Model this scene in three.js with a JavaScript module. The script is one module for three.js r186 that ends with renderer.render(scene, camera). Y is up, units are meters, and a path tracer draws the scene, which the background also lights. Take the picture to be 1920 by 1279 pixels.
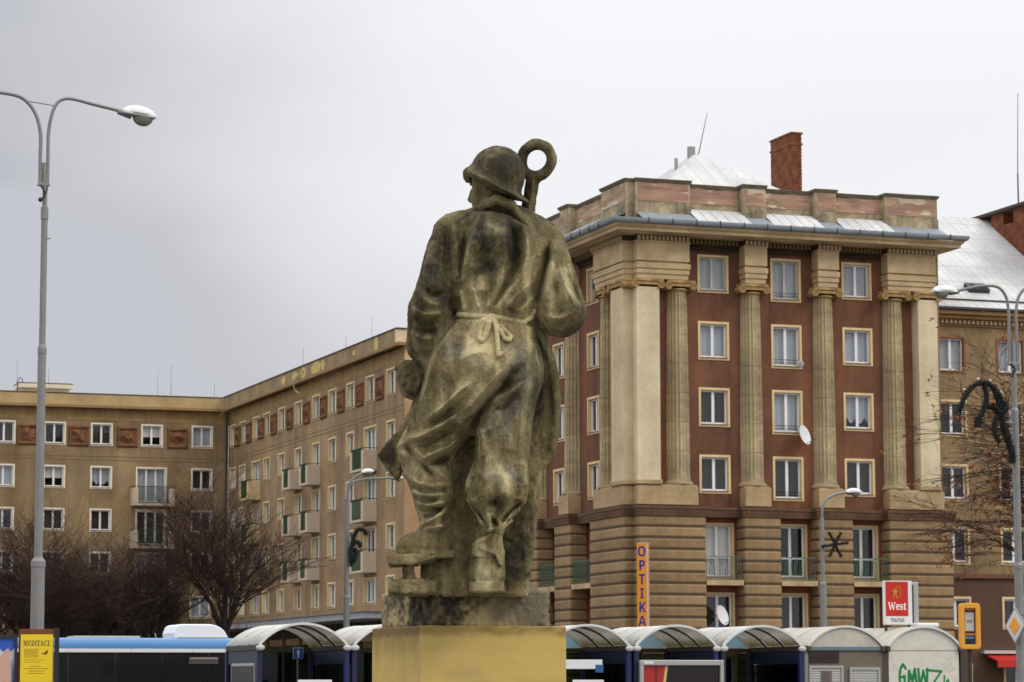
import * as THREE from 'three';
import { mergeGeometries, toCreasedNormals } from 'three/addons/utils/BufferGeometryUtils.js';
import { RoundedBoxGeometry } from 'three/addons/geometries/RoundedBoxGeometry.js';

// ---------------------------------------------------------------- camera, sky, sun, exposure
// World axes follow the street grid: +x runs along the fronts that face the square, -z runs down the street.
const scene = new THREE.Scene();
const camera = new THREE.PerspectiveCamera(13.804, 1024 / 682, 0.5, 900);
{
  const yaw = 0.342075599, pitch = 0.121692655, roll = 0.00233194736;
  camera.position.set(0, 1.6, 0);
  camera.rotation.order = 'YXZ';
  camera.rotation.set(pitch, -yaw, -roll);
}
camera.focus = 18.7; camera.userData.fStop = 15;
const renderer = new THREE.WebGLRenderer({ antialias: true });
renderer.toneMapping = THREE.LinearToneMapping;
renderer.toneMappingExposure = 1;
renderer.shadowMap.enabled = true;

function hash3(x, y, z) {
  let h = Math.imul(x | 0, 374761393) ^ Math.imul(y | 0, 668265263) ^ Math.imul(z | 0, 1274126177);
  h = Math.imul(h ^ (h >>> 13), 1274126177); h ^= h >>> 16;
  return (h >>> 0) / 4294967296;
}
function noise3(x, y, z) {
  const i = Math.floor(x), j = Math.floor(y), k = Math.floor(z);
  let u = x - i, v = y - j, w = z - k;
  u = u * u * (3 - 2 * u); v = v * v * (3 - 2 * v); w = w * w * (3 - 2 * w);
  const a = hash3(i, j, k) * (1 - u) + hash3(i + 1, j, k) * u, b = hash3(i, j + 1, k) * (1 - u) + hash3(i + 1, j + 1, k) * u;
  const c = hash3(i, j, k + 1) * (1 - u) + hash3(i + 1, j, k + 1) * u, d = hash3(i, j + 1, k + 1) * (1 - u) + hash3(i + 1, j + 1, k + 1) * u;
  return (a * (1 - v) + b * v) * (1 - w) + (c * (1 - v) + d * v) * w;
}
function fbm(x, y, z, n = 4) { let s = 0, a = 0.5, t = 0; for (let i = 0; i < n; i++) { s += a * noise3(x, y, z); t += a; a *= 0.5; x = x * 2.03 + 11.3; y = y * 2.03 + 5.7; z = z * 2.03 + 3.1; } return s / t; }
const sstep = (a, b, x) => { const t = Math.min(1, Math.max(0, (x - a) / (b - a))); return t * t * (3 - 2 * t); };
const mix = (a, b, t) => a + (b - a) * t;
const srgb = (r, g, b) => [r, g, b].map((v) => { v /= 255; return v <= 0.04045 ? v / 12.92 : Math.pow((v + 0.055) / 1.055, 2.4); });

{ // overcast sky: one sheet of grey cloud, thicker and bluer down the street to the left, thinner to the right and behind
  const W = 2048, H = 1024, data = new Float32Array(W * H * 4);
  const dark = srgb(167, 169, 180), mid = srgb(209, 210, 215), light = srgb(243, 244, 248);
  for (let r = 0; r < H; r++) {
    const up = ((r + 0.5) / H - 0.5) * Math.PI, y = Math.sin(up), cu = Math.cos(up);
    for (let c = 0; c < W; c++) {
      const ro = ((c + 0.5) / W - 0.5) * 2 * Math.PI, x = Math.cos(ro) * cu, z = Math.sin(ro) * cu;
      const az = Math.atan2(x, -z) * 180 / Math.PI, el = up * 180 / Math.PI; // azimuth from the street, to the right
      const o = (r * W + c) * 4; data[o + 3] = 1;
      if (y < -0.08) { data[o] = data[o + 1] = data[o + 2] = 0.16; continue; }
      // broad cloud bank centred to the left of the street, low
      const wob = (fbm(x * 4 + 4, y * 12, z * 4, 5) - 0.5) * 0.9;
      const side = sstep(5, 27, Math.abs(az - 2) + el * 0.62 + wob * 17);
      let t = side;
      const streak = (fbm(x * 7 + 1.7, y * 16 + 3, z * 7, 4) - 0.5) * 0.35;
      t = Math.min(1, Math.max(0, t + streak * (1 - 0.65 * t)));
      const hi = 1.0 + 1.3 * Math.max(0, y - 0.2); // an overcast sky is about three times as bright overhead as at the horizon
      for (let k = 0; k < 3; k++) {
        let v = t < 0.5 ? mix(dark[k], mid[k], t * 2) : mix(mid[k], light[k], t * 2 - 1);
        v *= hi;
        if (y < 0) v = mix(v, 0.16, sstep(0, 0.06, -y));
        data[o + k] = v;
      }
    }
  }
  const t = new THREE.DataTexture(data, W, H, THREE.RGBAFormat, THREE.FloatType);
  t.mapping = THREE.EquirectangularReflectionMapping; t.magFilter = THREE.LinearFilter; t.minFilter = THREE.LinearFilter; t.needsUpdate = true;
  scene.background = t; scene.environment = t;
}
const sun = new THREE.DirectionalLight(new THREE.Color().setRGB(1, 0.95, 0.86), 1.05);
sun.position.set(92, 88, 20); sun.target.position.set(15, 0, -50);
sun.castShadow = true; sun.shadow.radius = 30; sun.shadow.mapSize.set(2048, 2048);
Object.assign(sun.shadow.camera, { left: -140, right: 140, top: 140, bottom: -140, near: 1, far: 500 });
sun.name = 'sun'; scene.add(sun, sun.target);

// ---------------------------------------------------------------- helpers
function rng(seed) { let s = seed >>> 0; return () => { s = (s + 0x6d2b79f5) | 0; let t = Math.imul(s ^ (s >>> 15), 1 | s); t = (t + Math.imul(t ^ (t >>> 7), 61 | t)) ^ t; return ((t ^ (t >>> 14)) >>> 0) / 4294967296; }; }
const taken = {};
function numbered(n) { if (!(n in taken)) { taken[n] = 0; return n; } taken[n]++; return n + '_' + String(taken[n]).padStart(3, '0'); }
function tag(o, label, category, group) { o.userData.label = label; o.userData.category = category; if (group) o.userData.group = group; return o; }
function thing(name, label, category, pos = [0, 0, 0], turn = 0, group) {
  const o = new THREE.Group(); o.name = numbered(name); o.position.set(...pos); o.rotation.y = turn; scene.add(o);
  return tag(o, label, category, group);
}
function shade(o) { o.castShadow = true; o.receiveShadow = true; return o; }
function part(name, geo, mat, parent) {
  const g = Array.isArray(geo) ? join(geo) : geo;
  const m = shade(new THREE.Mesh(g, mat)); m.name = name; parent.add(m); return m;
}
function sub(name, parent) { const g = new THREE.Group(); g.name = name; parent.add(g); return g; }
function struct(name, geo, mat) { const m = part(name, geo, mat, scene); m.userData.kind = 'structure'; return m; }
function join(list) {
  const l = list.map((g) => { let q = g.index ? g.toNonIndexed() : g; for (const k of Object.keys(q.attributes)) if (!['position', 'normal', 'uv'].includes(k)) q.deleteAttribute(k); return q; });
  return l.length === 1 ? l[0] : mergeGeometries(l);
}
// texture coordinates in metres, by the dominant direction of each face
function metreUV(g, k = 1) {
  g = g.index ? g.toNonIndexed() : g;
  const p = g.attributes.position, n = g.attributes.normal, uv = new Float32Array(p.count * 2);
  for (let i = 0; i < p.count; i++) {
    const ax = Math.abs(n.getX(i)), ay = Math.abs(n.getY(i)), az = Math.abs(n.getZ(i));
    const a = ax > ay && ax > az ? [p.getZ(i), p.getY(i)] : ay > az ? [p.getX(i), p.getZ(i)] : [p.getX(i), p.getY(i)];
    uv[i * 2] = a[0] * k; uv[i * 2 + 1] = a[1] * k;
  }
  g.setAttribute('uv', new THREE.BufferAttribute(uv, 2)); return g;
}
function box(x0, x1, y0, y1, z0, z1) { return metreUV(new THREE.BoxGeometry(x1 - x0, y1 - y0, z1 - z0).translate((x0 + x1) / 2, (y0 + y1) / 2, (z0 + z1) / 2)); }
function rbox(x0, x1, y0, y1, z0, z1, r = 0.02) { const g = new RoundedBoxGeometry(x1 - x0, y1 - y0, z1 - z0, 2, Math.min(r, 0.49 * Math.min(x1 - x0, y1 - y0, z1 - z0))); g.translate((x0 + x1) / 2, (y0 + y1) / 2, (z0 + z1) / 2); return metreUV(g); }
function cyl(a, b, r1, r2 = r1, n = 12, caps = true) {
  const A = new THREE.Vector3(...a), B = new THREE.Vector3(...b), d = B.clone().sub(A), L = d.length();
  const g = new THREE.CylinderGeometry(r2, r1, L, n, 1, !caps).translate(0, L / 2, 0);
  g.applyQuaternion(new THREE.Quaternion().setFromUnitVectors(new THREE.Vector3(0, 1, 0), d.normalize())).translate(...a);
  return g;
}
function tube(pts, r, seg = 24, n = 8, closed = false) { return new THREE.TubeGeometry(new THREE.CatmullRomCurve3(pts.map((p) => new THREE.Vector3(...p)), closed, 'centripetal'), seg, r, n, closed); }
// profile [[out, up], ...] swept along a path of [x, z] points at the foot of a wall; "out" is to the right of travel
function sweep(profile, path) {
  const out = [];
  for (let i = 0; i < path.length; i++) {
    const p = path[i], a = path[Math.max(0, i - 1)], b = path[Math.min(path.length - 1, i + 1)];
    const d0 = i > 0 ? norm2(p[0] - a[0], p[1] - a[1]) : norm2(b[0] - p[0], b[1] - p[1]), d1 = i < path.length - 1 ? norm2(b[0] - p[0], b[1] - p[1]) : d0;
    const n0 = [-d0[1], d0[0]], n1 = [-d1[1], d1[0]];
    let m = [n0[0] + n1[0], n0[1] + n1[1]]; const l = Math.hypot(...m); m = [m[0] / l, m[1] / l];
    const c = m[0] * n0[0] + m[1] * n0[1];
    out.push(profile.map(([o, y]) => [p[0] + m[0] * o / c, y, p[1] + m[1] * o / c]));
  }
  const pos = [], quad = (a, b, c, d) => pos.push(...a, ...b, ...c, ...a, ...c, ...d);
  for (let i = 0; i + 1 < out.length; i++) for (let j = 0; j + 1 < profile.length; j++) quad(out[i][j], out[i + 1][j], out[i + 1][j + 1], out[i][j + 1]);
  for (const [ring, flip] of [[out[0], 0], [out[out.length - 1], 1]]) {
    const tris = THREE.ShapeUtils.triangulateShape(profile.map(([a, b]) => new THREE.Vector2(a, b)), []);
    for (const t of tris) { const q = flip ? [t[0], t[1], t[2]] : [t[2], t[1], t[0]]; for (const k of q) pos.push(...ring[k]); }
  }
  const g = new THREE.BufferGeometry(); g.setAttribute('position', new THREE.Float32BufferAttribute(pos, 3)); g.computeVertexNormals();
  return metreUV(g);
}
function norm2(x, y) { const l = Math.hypot(x, y) || 1; return [x / l, y / l]; }

// ---------------------------------------------------------------- materials
function tileNoise(x, y, f, s) { // periodic on the unit square, f cells
  const i = Math.floor(x * f), j = Math.floor(y * f); let u = x * f - i, v = y * f - j; u = u * u * (3 - 2 * u); v = v * v * (3 - 2 * v);
  const m = (q) => ((q % f) + f) % f;
  const a = hash3(m(i), m(j), s), b = hash3(m(i + 1), m(j), s), c = hash3(m(i), m(j + 1), s), d = hash3(m(i + 1), m(j + 1), s);
  return (a * (1 - u) + b * u) * (1 - v) + (c * (1 - u) + d * u) * v;
}
function tileFbm(x, y, f, s, n = 4) { let a = 0.5, t = 0, r = 0; for (let i = 0; i < n; i++) { r += a * tileNoise(x, y, f, s + i * 17); t += a; a *= 0.55; f *= 2; } return r / t; }
function texture(N, M, fn, color = true, metres = 1, metresY = metres) {
  const d = new Uint8Array(N * M * 4);
  for (let j = 0; j < M; j++) for (let i = 0; i < N; i++) {
    const c = fn((i + 0.5) / N, (j + 0.5) / M), o = (j * N + i) * 4;
    for (let k = 0; k < 3; k++) { let v = Array.isArray(c) ? c[k] : c; if (color) v = v <= 0.0031308 ? v * 12.92 : 1.055 * Math.pow(v, 1 / 2.4) - 0.055; d[o + k] = Math.max(0, Math.min(255, Math.round(v * 255))); }
    d[o + 3] = 255;
  }
  const t = new THREE.DataTexture(d, N, M, THREE.RGBAFormat); t.wrapS = t.wrapT = THREE.RepeatWrapping; t.magFilter = THREE.LinearFilter; t.minFilter = THREE.LinearMipmapLinearFilter; t.generateMipmaps = true;
  if (color) t.colorSpace = THREE.SRGBColorSpace;
  t.repeat.set(1 / metres, 1 / metresY); t.needsUpdate = true; return t;
}
const BUMP = texture(256, 256, (x, y) => tileFbm(x, y, 24, 5, 4), false, 0.9);
const MOTTLE = new Map();
function mottled(rgb, amt = 0.25, rough = 0.9, opt = {}) { // weathered plaster or stone: broad and fine tone changes
  const key = rgb.join() + amt + (opt.streak || 0);
  if (!MOTTLE.has(key)) MOTTLE.set(key, texture(256, 256, (x, y) => {
    const s = opt.streak ? tileFbm(x, y * 0.001 + 0.3, 16, 31, 3) * 0.6 + tileFbm(x, y, 5, 77, 3) * 0.4 : 0.5;
    const n = (tileFbm(x, y, 3, 3, 5) - 0.5) * 1.6 + (tileFbm(x, y, 40, 9, 2) - 0.5) * 0.5 + (s - 0.5) * (opt.streak || 0) * 3;
    const m = Math.max(0.3, 1 + n * amt * 2.5), w = (tileFbm(x, y, 6, 51, 3) - 0.5) * amt * 0.25;
    return [rgb[0] * m * (1 + w), rgb[1] * m, rgb[2] * m * (1 - w)];
  }, true, opt.metres || 4.7));
  return new THREE.MeshStandardMaterial({ map: MOTTLE.get(key), roughness: rough, bumpMap: BUMP, bumpScale: opt.bump ?? 0.004, metalness: opt.metal || 0 });
}
function plain(rgb, rough = 0.7, metal = 0) { return new THREE.MeshStandardMaterial({ color: new THREE.Color().setRGB(...rgb), roughness: rough, metalness: metal }); }

// ---------------------------------------------------------------- ground
{
  const asphalt = mottled([0.075, 0.073, 0.07], 0.25, 0.95, { metres: 6 }), paving = mottled([0.11, 0.105, 0.098], 0.25, 0.95, { metres: 3 }), kerbM = mottled([0.28, 0.27, 0.26], 0.2, 0.9);
  struct('ground', box(-700, 700, -0.5, 0, -800, 300), mottled([0.12, 0.115, 0.1], 0.3, 0.95, { metres: 9 }));
  struct('road', [box(-300, 46, 0, 0.004, -97, -66.5), box(28, 44, 0, 0.004, -190, -97)], asphalt);
  struct('square_paving', box(-60, 60, 0, 0.004, -64, 20), paving);
  struct('pavement', [box(-300, 60, 0, 0.12, -66.4, -64.05), box(46.2, 120, 0, 0.12, -117, -97.1)], paving);
  struct('kerb', [box(-300, 60, 0, 0.14, -66.62, -66.42), box(46.2, 120, 0, 0.14, -97.05, -96.85)], kerbM);
  const marks = []; for (let x = -40; x < 46; x += 6) marks.push(box(x, x + 3, 0.004, 0.008, -81.8, -81.66));
  struct('road_marking', marks, plain([0.7, 0.7, 0.68], 0.8));
}

// ---------------------------------------------------------------- buildings
// A facade frame has u to the right along the wall, y up and n outwards; its matrix takes it into the world.
function frame(x, z, turn) { return new THREE.Matrix4().makeRotationY(turn).setPosition(x, 0, z); }
const baked = (g, F) => { g = Array.isArray(g) ? join(g) : g; return g.applyMatrix4(F); };
const place = (o, F, u, y, n) => { o.position.set(u, y, n).applyMatrix4(F); o.rotation.setFromRotationMatrix(F); return o; };
const COL = {
  red: srgb(110, 71, 49), cream: srgb(222, 194, 146), ochre: srgb(184, 148, 94), ochreDark: srgb(170, 132, 80), stone: srgb(214, 186, 138), stoneGrey: srgb(186, 168, 132),
  wallB: srgb(149, 123, 91), wallEnd: srgb(186, 150, 112), band: srgb(158, 128, 84), peach: srgb(206, 186, 162), terracotta: srgb(122, 78, 48), pink: srgb(168, 130, 110),
};
const M = {
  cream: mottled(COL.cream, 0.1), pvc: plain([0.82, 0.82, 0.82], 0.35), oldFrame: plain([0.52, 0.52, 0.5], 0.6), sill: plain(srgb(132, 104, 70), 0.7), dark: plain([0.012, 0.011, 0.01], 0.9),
  pane: new THREE.MeshPhysicalMaterial({ color: 0xffffff, transmission: 1, thickness: 0, roughness: 0.02, ior: 1.5, specularIntensity: 0.6 }),
  net: new THREE.MeshStandardMaterial({ color: new THREE.Color().setRGB(0.36, 0.39, 0.42), roughness: 1, side: THREE.DoubleSide }), drape: new THREE.MeshStandardMaterial({ color: new THREE.Color().setRGB(0.022, 0.019, 0.016), roughness: 1, side: THREE.DoubleSide }),
  greenCloth: new THREE.MeshStandardMaterial({ color: new THREE.Color().setRGB(0.3, 0.34, 0.26), roughness: 1, side: THREE.DoubleSide }), blind: new THREE.MeshStandardMaterial({ color: new THREE.Color().setRGB(0.6, 0.6, 0.57), roughness: 1, side: THREE.DoubleSide }),
  zinc: mottled([0.25, 0.28, 0.305], 0.12, 0.6, { bump: 0.001 }), tinRoof: mottled([0.6, 0.595, 0.58], 0.14, 0.8, { bump: 0.001, streak: 0.2, metres: 6 }), darkMetal: plain([0.06, 0.06, 0.065], 0.5, 0.5), rail: plain(srgb(70, 104, 88), 0.5), railB: plain(srgb(48, 74, 50), 0.6),
  peach: mottled(COL.peach, 0.08), terracotta: mottled(COL.terracotta, 0.3, 0.85, { metres: 1.7 }), brick: mottled(srgb(128, 74, 46), 0.36, 0.95, { metres: 1.3 }), mortar: plain(srgb(84, 66, 52), 1), whiteDish: plain([0.75, 0.75, 0.74], 0.5),
};
// a facade-wide map: plaster tone, broad stains, and dirt washed down from sills
function wallMap(u0, u1, y0, y1, rgb, marks, amt, seed, W = 1024, H = 512) {
  const w = u1 - u0, h = y1 - y0, hit = marks.map((m) => ({ a: m[0] - 0.1, b: m[1] + 0.1, y: m[2] }));
  const t = texture(W, H, (a, b) => {
    const u = u0 + a * w, y = y0 + b * h; let d = 0;
    for (const m of hit) if (u > m.a && u < m.b && y < m.y && y > m.y - 2.2) { const f = (m.y - y) / 2.2, e = Math.max(sstep(0.28, 0, Math.abs(u - m.a - 0.1)), sstep(0.28, 0, Math.abs(u - m.b + 0.1))); d += (1 - f) * (0.35 + 0.65 * e) * sstep(0.35, 0.75, noise3(u * 7, y * 0.5, seed)) * 0.55; }
    const n = (fbm(u * 0.22, y * 0.3, seed, 4) - 0.5) * 1.1 + (fbm(u * 1.5, y * 1.2, seed + 9, 4) - 0.5) * 0.7 + (noise3(u * 9, y * 9, seed) - 0.5) * 0.25, run = (fbm(u * 1.7, y * 0.12, seed + 20, 4) - 0.5) * 0.9;
    const m = (1 + (n + run) * amt) * (1 - 0.42 * Math.min(1, d)), c = (fbm(u * 0.5, y * 0.5, seed + 40, 3) - 0.5) * amt * 0.3;
    return [rgb[0] * m * (1 + c), rgb[1] * m, rgb[2] * m * (1 - c)];
  });
  t.repeat.set(1 / w, 1 / h); t.offset.set(-u0 / w, -y0 / h); t.wrapS = t.wrapT = THREE.ClampToEdgeWrapping;
  return new THREE.MeshStandardMaterial({ map: t, roughness: 0.93 });
}
function wallGeo(u0, u1, y0, y1, holes, n, thick = 0.3) {
  const s = new THREE.Shape([[u0, y0], [u1, y0], [u1, y1], [u0, y1]].map((p) => new THREE.Vector2(...p)));
  for (const [a, b, c, d] of holes) s.holes.push(new THREE.Path([[a, c], [a, d], [b, d], [b, c]].map((p) => new THREE.Vector2(...p))));
  return metreUV(new THREE.ExtrudeGeometry(s, { depth: thick, bevelEnabled: false }).translate(0, 0, n - thick));
}
const GEO = new Map(), once = (key, make) => { if (!GEO.has(key)) GEO.set(key, make()); return GEO.get(key); };
function curtainGeo(w, h, kind, seed) {
  const r = rng(seed), g = new THREE.PlaneGeometry(w, h, 28, 6).translate(0, h / 2, 0), p = g.attributes.position, f = 18 + r() * 14, ph = r() * 6;
  for (let i = 0; i < p.count; i++) {
    let x = p.getX(i), y = p.getY(i); const v = y / h;
    if (kind === 'parted') { const s = x < 0 ? -1 : 1, q = Math.abs(x) / (w / 2); x = s * (w / 2) * (1 - (1 - q) * (0.62 + 0.3 * v * v)); }
    if (kind === 'scallop') y = h - (h - y) * (0.62 + 0.2 * Math.abs(Math.sin(x / w * 9)));
    if (kind === 'half') y = h - (h - y) * 0.55;
    p.setXYZ(i, x, y, Math.sin(x * f + ph) * 0.022);
  }
  g.computeVertexNormals(); return g;
}
// window of outer size w x h (its painted surround included); leaves across; look: what hangs behind the glass
function makeWindow(owner, F, uc, y0, w, h, o = {}) {
  const g = sub(o.name || 'window', owner), k = [w.toFixed(2), h.toFixed(2)].join(), s = o.edge ?? 0.11, deep = o.deep ?? 0.17, W = w - 2 * s, H = h - 2 * s, n = o.leaves || 2, f = 0.075;
  place(g, F, uc, y0, o.n ?? 0);
  if (s > 0) part('surround', once('sur' + k + s, () => { const r = [box(-w / 2, -W / 2, 0, h, -0.02, 0.035), box(W / 2, w / 2, 0, h, -0.02, 0.035), box(-W / 2, W / 2, h - s, h, -0.02, 0.035), box(-W / 2, W / 2, 0, s, -0.02, 0.035)]; r.push(box(-W / 2 - 0.001, -W / 2 + 0.012, s, h - s, -deep, -0.02), box(W / 2 - 0.012, W / 2 + 0.001, s, h - s, -deep, -0.02), box(-W / 2 + 0.012, W / 2 - 0.012, h - s - 0.012, h - s + 0.001, -deep, -0.02)); return join(r); }), o.surround || M.cream, g);
  part('sill', once('sil' + k + s, () => box(-W / 2 - 0.02, W / 2 + 0.02, s - 0.03, s + 0.015, -deep, 0.07)), o.sillMat || M.sill, g);
  const bars = once('frm' + k + n + s + (o.rail || 0), () => {
    const z0 = -deep - 0.05, z1 = -deep + 0.02, r = [box(-W / 2, -W / 2 + f, s, h - s, z0, z1), box(W / 2 - f, W / 2, s, h - s, z0, z1), box(-W / 2 + f, W / 2 - f, h - s - f, h - s, z0, z1), box(-W / 2 + f, W / 2 - f, s + 0.016, s + f + 0.03, z0, z1)];
    for (let i = 1; i < n; i++) { const x = -W / 2 + W * i / n; r.push(box(x - 0.065, x + 0.065, s + f + 0.03, h - s - f, z0 + 0.004, z1 + 0.012)); }
    if (o.rail) r.push(box(-W / 2 + f, W / 2 - f, s + o.rail, s + o.rail + 0.09, z0 + 0.002, z1 + 0.006));
    return join(r);
  });
  part('window_frame', bars, o.frameMat || M.pvc, g);
  for (let i = 0; i < n; i++) { const a = -W / 2 + W * i / n + (i ? 0.065 : f), b = -W / 2 + W * (i + 1) / n - (i < n - 1 ? 0.065 : f); part('pane', once('pan' + k + n + s + i, () => box(a - 0.01, b + 0.01, s + f + 0.02, h - s - f + 0.01, -deep - 0.03, -deep - 0.022)), M.pane, g); }
  const hang = o.hang || 'none';
  if (hang !== 'none') { const c = part('curtain', once('cur' + k + s + hang + (o.seed % 5), () => curtainGeo(W, H, hang, 11 + (o.seed % 5))), o.cloth || M.net, g); c.position.set(0, s, -deep - 0.16); }
  return g;
}
function railing(u0, u1, y0, y1, n, mat, owner, F, step = 0.12, weave = false) {
  const r = [box(u0, u1, y1 - 0.04, y1, n - 0.02, n + 0.02), box(u0, u1, y0, y0 + 0.03, n - 0.015, n + 0.015)];
  for (let u = u0 + 0.03, i = 0; u < u1; u += step, i++) { if (weave) r.push(cyl([u, y0, n], [u + (i % 2 ? step * 0.9 : 0), y1 - 0.04, n], 0.009, 0.009, 5, false)); r.push(box(u - 0.008, u + 0.008, y0 + 0.03, y1 - 0.04, n - 0.008, n + 0.008)); }
  return part('railing', baked(r.map((g) => metreUV(g)), F), mat, owner);
}
const HANG = ['net', 'net', 'parted', 'none', 'scallop', 'net', 'none', 'half'];

// ---- the corner building with the giant columns
const cb = thing('corner_building', 'red and cream corner block with giant fluted columns and ribbed ochre base', 'building');
{
  const FF = frame(47.87, -117.58, 0), FL = frame(47.42, -117.58, -Math.PI / 2), HT = 24.6, EL = -16.3, ER = 15.94;
  const rowsY = [[19.57, 1.77], [16.45, 1.79], [13.37, 1.8], [10.3, 1.78]];
  const front = { F: FF, n: -0.7, cols: [2.27, 5.95, 9.66, 13.28], wins: [4.1, 7.79, 11.46], u0: 0.35, u1: 15.3 }, left = { F: FL, n: -0.7, cols: [-3.75, -8.4, -13.05], wins: [-6.06, -10.72, -15.0], u0: EL, u1: -0.9 };
  // hanging cloth seen in the front windows, top row first
  const hangF = [['net', 'net', 'net'], ['net', 'net', 'parted'], ['drape', 'parted', 'scallop'], ['drape', 'drape', 'drape']];
  const shaft = once('shaft', () => {
    const R = 0.565, Rt = 0.475, H = 8.78, A = 60, pos = [], idx = [], ys = []; for (let i = 0; i <= 26; i++) ys.push(i / 26);
    for (let d = 1; d < 7; d++) ys.push(d / 6.6 - 0.0022, d / 6.6, d / 6.6 + 0.0022); ys.sort((a, b) => a - b);
    for (const t of ys) { let r = mix(R, Rt, Math.pow(t, 1.7)); for (let d = 1; d < 7; d++) if (Math.abs(t - d / 6.6) < 0.001) r -= 0.03;
      for (let a = 0; a <= A; a++) { const th = Math.PI * a / A, fl = Math.pow(Math.abs(Math.sin(th * 9)), 0.7) * 0.075 * (t < 0.008 || t > 0.985 ? 0 : 1); pos.push(-Math.cos(th) * (r - fl), t * H, Math.sin(th) * (r - fl)); } }
    for (let j = 0; j + 1 < ys.length; j++) for (let a = 0; a < A; a++) { const q = j * (A + 1) + a; idx.push(q, q + 1, q + A + 2, q, q + A + 2, q + A + 1); }
    const g = new THREE.BufferGeometry(); g.setAttribute('position', new THREE.Float32BufferAttribute(pos, 3)); g.setIndex(idx); g.computeVertexNormals(); return metreUV(g);
  });
  const torus = once('colbase', () => new THREE.LatheGeometry([[0.56, 0.26], [0.6, 0.24], [0.6, 0.19], [0.66, 0.16], [0.69, 0.1], [0.67, 0.03], [0.62, 0]].reverse().map((p) => new THREE.Vector2(...p)), 30, -Math.PI / 2, Math.PI));
  const volute = (half) => once('vol' + half, () => { const r = []; for (const s of [-1, 1]) { const x = s * half; r.push(cyl([x, 0.13, -0.3], [x, 0.13, 0.27], 0.165, 0.165, 20)); r.push(new THREE.TorusGeometry(0.145, 0.034, 8, 22).translate(x, 0.13, 0.275), new THREE.TorusGeometry(0.075, 0.028, 8, 16).translate(x + 0.008, 0.135, 0.285), new THREE.SphereGeometry(0.034, 8, 6).translate(x, 0.13, 0.29)); }
    r.push(box(-half, half, 0.12, 0.28, -0.3, 0.25)); return r.map((g) => metreUV(g)); });
  const capStone = mottled(srgb(178, 144, 92), 0.3, 0.9, { metres: 1.1 }), colStone = mottled(srgb(168, 149, 114), 0.34, 0.92, { streak: 0.3, metres: 5 }), pierStone = mottled(srgb(214, 196, 162), 0.12, 0.92, { streak: 0.25, metres: 5.3 }), pierLeft = mottled(srgb(206, 186, 150), 0.13, 0.92, { streak: 0.35, metres: 4.1 });
  const entStone = mottled(srgb(195, 169, 128), 0.22, 0.92, { metres: 3.7 }), pedStone = mottled(srgb(178, 151, 112), 0.2, 0.92), coursesM = [mottled(srgb(151, 124, 87), 0.2, 0.94), mottled(srgb(143, 117, 82), 0.22, 0.94, { metres: 3.1 }), mottled(srgb(159, 131, 93), 0.2, 0.94, { metres: 3.9 })], stringM = mottled(srgb(104, 76, 54), 0.25, 0.92, { metres: 2.3 });
  const bayShadeStone = mottled(srgb(140, 112, 74), 0.3), bayShadeM = mottled(srgb(66, 50, 34), 0.3, 0.95, { metres: 2.1 });  // both darkened to paint the shade under the cornice into the bays
  for (const [side, S] of [['front', front], ['left', left]]) {
    const { F, n } = S, isF = side === 'front', holes = [], marks = [];
    S.wins.forEach((u, c) => rowsY.forEach(([y, h], r) => { const tall = isF && c === 1 && r < 2 ? 0.27 : isF && c === 1 ? 0.27 : 0, w = 1.56; holes.push([u - w / 2 + 0.1, u + w / 2 - 0.1, y - tall + 0.1, y + h - 0.1]); marks.push([u - w / 2, u + w / 2, y - tall]); }));
    const mat = wallMap(S.u0, S.u1, 9.6, 21.7, COL.red, marks, 0.75, isF ? 3 : 8); 
    part('wall', baked(wallGeo(S.u0, S.u1, 9.6, 21.7, holes, n), F), mat, cb);
    S.wins.forEach((u, c) => rowsY.forEach(([y, h], r) => {
      const tall = isF && c === 1 ? 0.27 : 0, seed = c * 7 + r * 3 + (isF ? 0 : 5), hk = isF ? hangF[r][c] : ['net', 'parted', 'none'][seed % 3];
      makeWindow(cb, F, u, y - tall, 1.56, h + tall, { n, seed, hang: hk === 'drape' ? 'parted' : hk, cloth: hk === 'drape' ? M.drape : M.net, frameMat: isF && r === 0 && c < 2 ? M.oldFrame : M.pvc });
      if (isF && c === 1) part('window_bar', baked([cyl([u - 0.66, y - tall + 0.42, n - 0.03], [u + 0.66, y - tall + 0.42, n - 0.03], 0.014, 0.014, 6), cyl([u - 0.66, y - tall + 0.28, n - 0.03], [u + 0.66, y - tall + 0.28, n - 0.03], 0.012, 0.012, 6)].map((g) => metreUV(g)), F), M.darkMetal, cb);
    }));
    // base storeys: recessed wall between ribbed piers
    const bw = isF ? [4.3, 8.0, 11.66] : [-6.2, -10.85, -15.4], bn = -0.95, h2 = [], mk = [];
    bw.forEach((u) => { h2.push([u - 0.72, u + 0.72, 6.5, 8.88], [u - 0.72, u + 0.72, 3.7, 5.7], [u - 0.8, u + 0.8, 0.3, 2.9]); });
    part('base_wall', baked(wallGeo(S.u0 + (isF ? 0.02 : 0), S.u1, 0, 9.2, h2, bn), F), wallMap(S.u0, S.u1, 0, 9.2, srgb(136, 76, 52), mk, 0.15, isF ? 5 : 6, 512, 256), cb);
    bw.forEach((u, c) => {
      makeWindow(cb, F, u, 6.4, 1.64, 2.58, { n: bn, name: 'balcony_door', seed: c, rail: 0.85, hang: c === 0 && isF ? 'net' : c === 2 ? 'parted' : 'none', cloth: c === 0 ? M.blind : M.drape });
      makeWindow(cb, F, u, 3.6, 1.64, 2.2, { n: bn, seed: c + 3, hang: 'parted', cloth: M.drape });
      makeWindow(cb, F, u, 0.2, 1.8, 2.8, { n: bn, name: 'shop_window', seed: c });
    });
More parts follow.
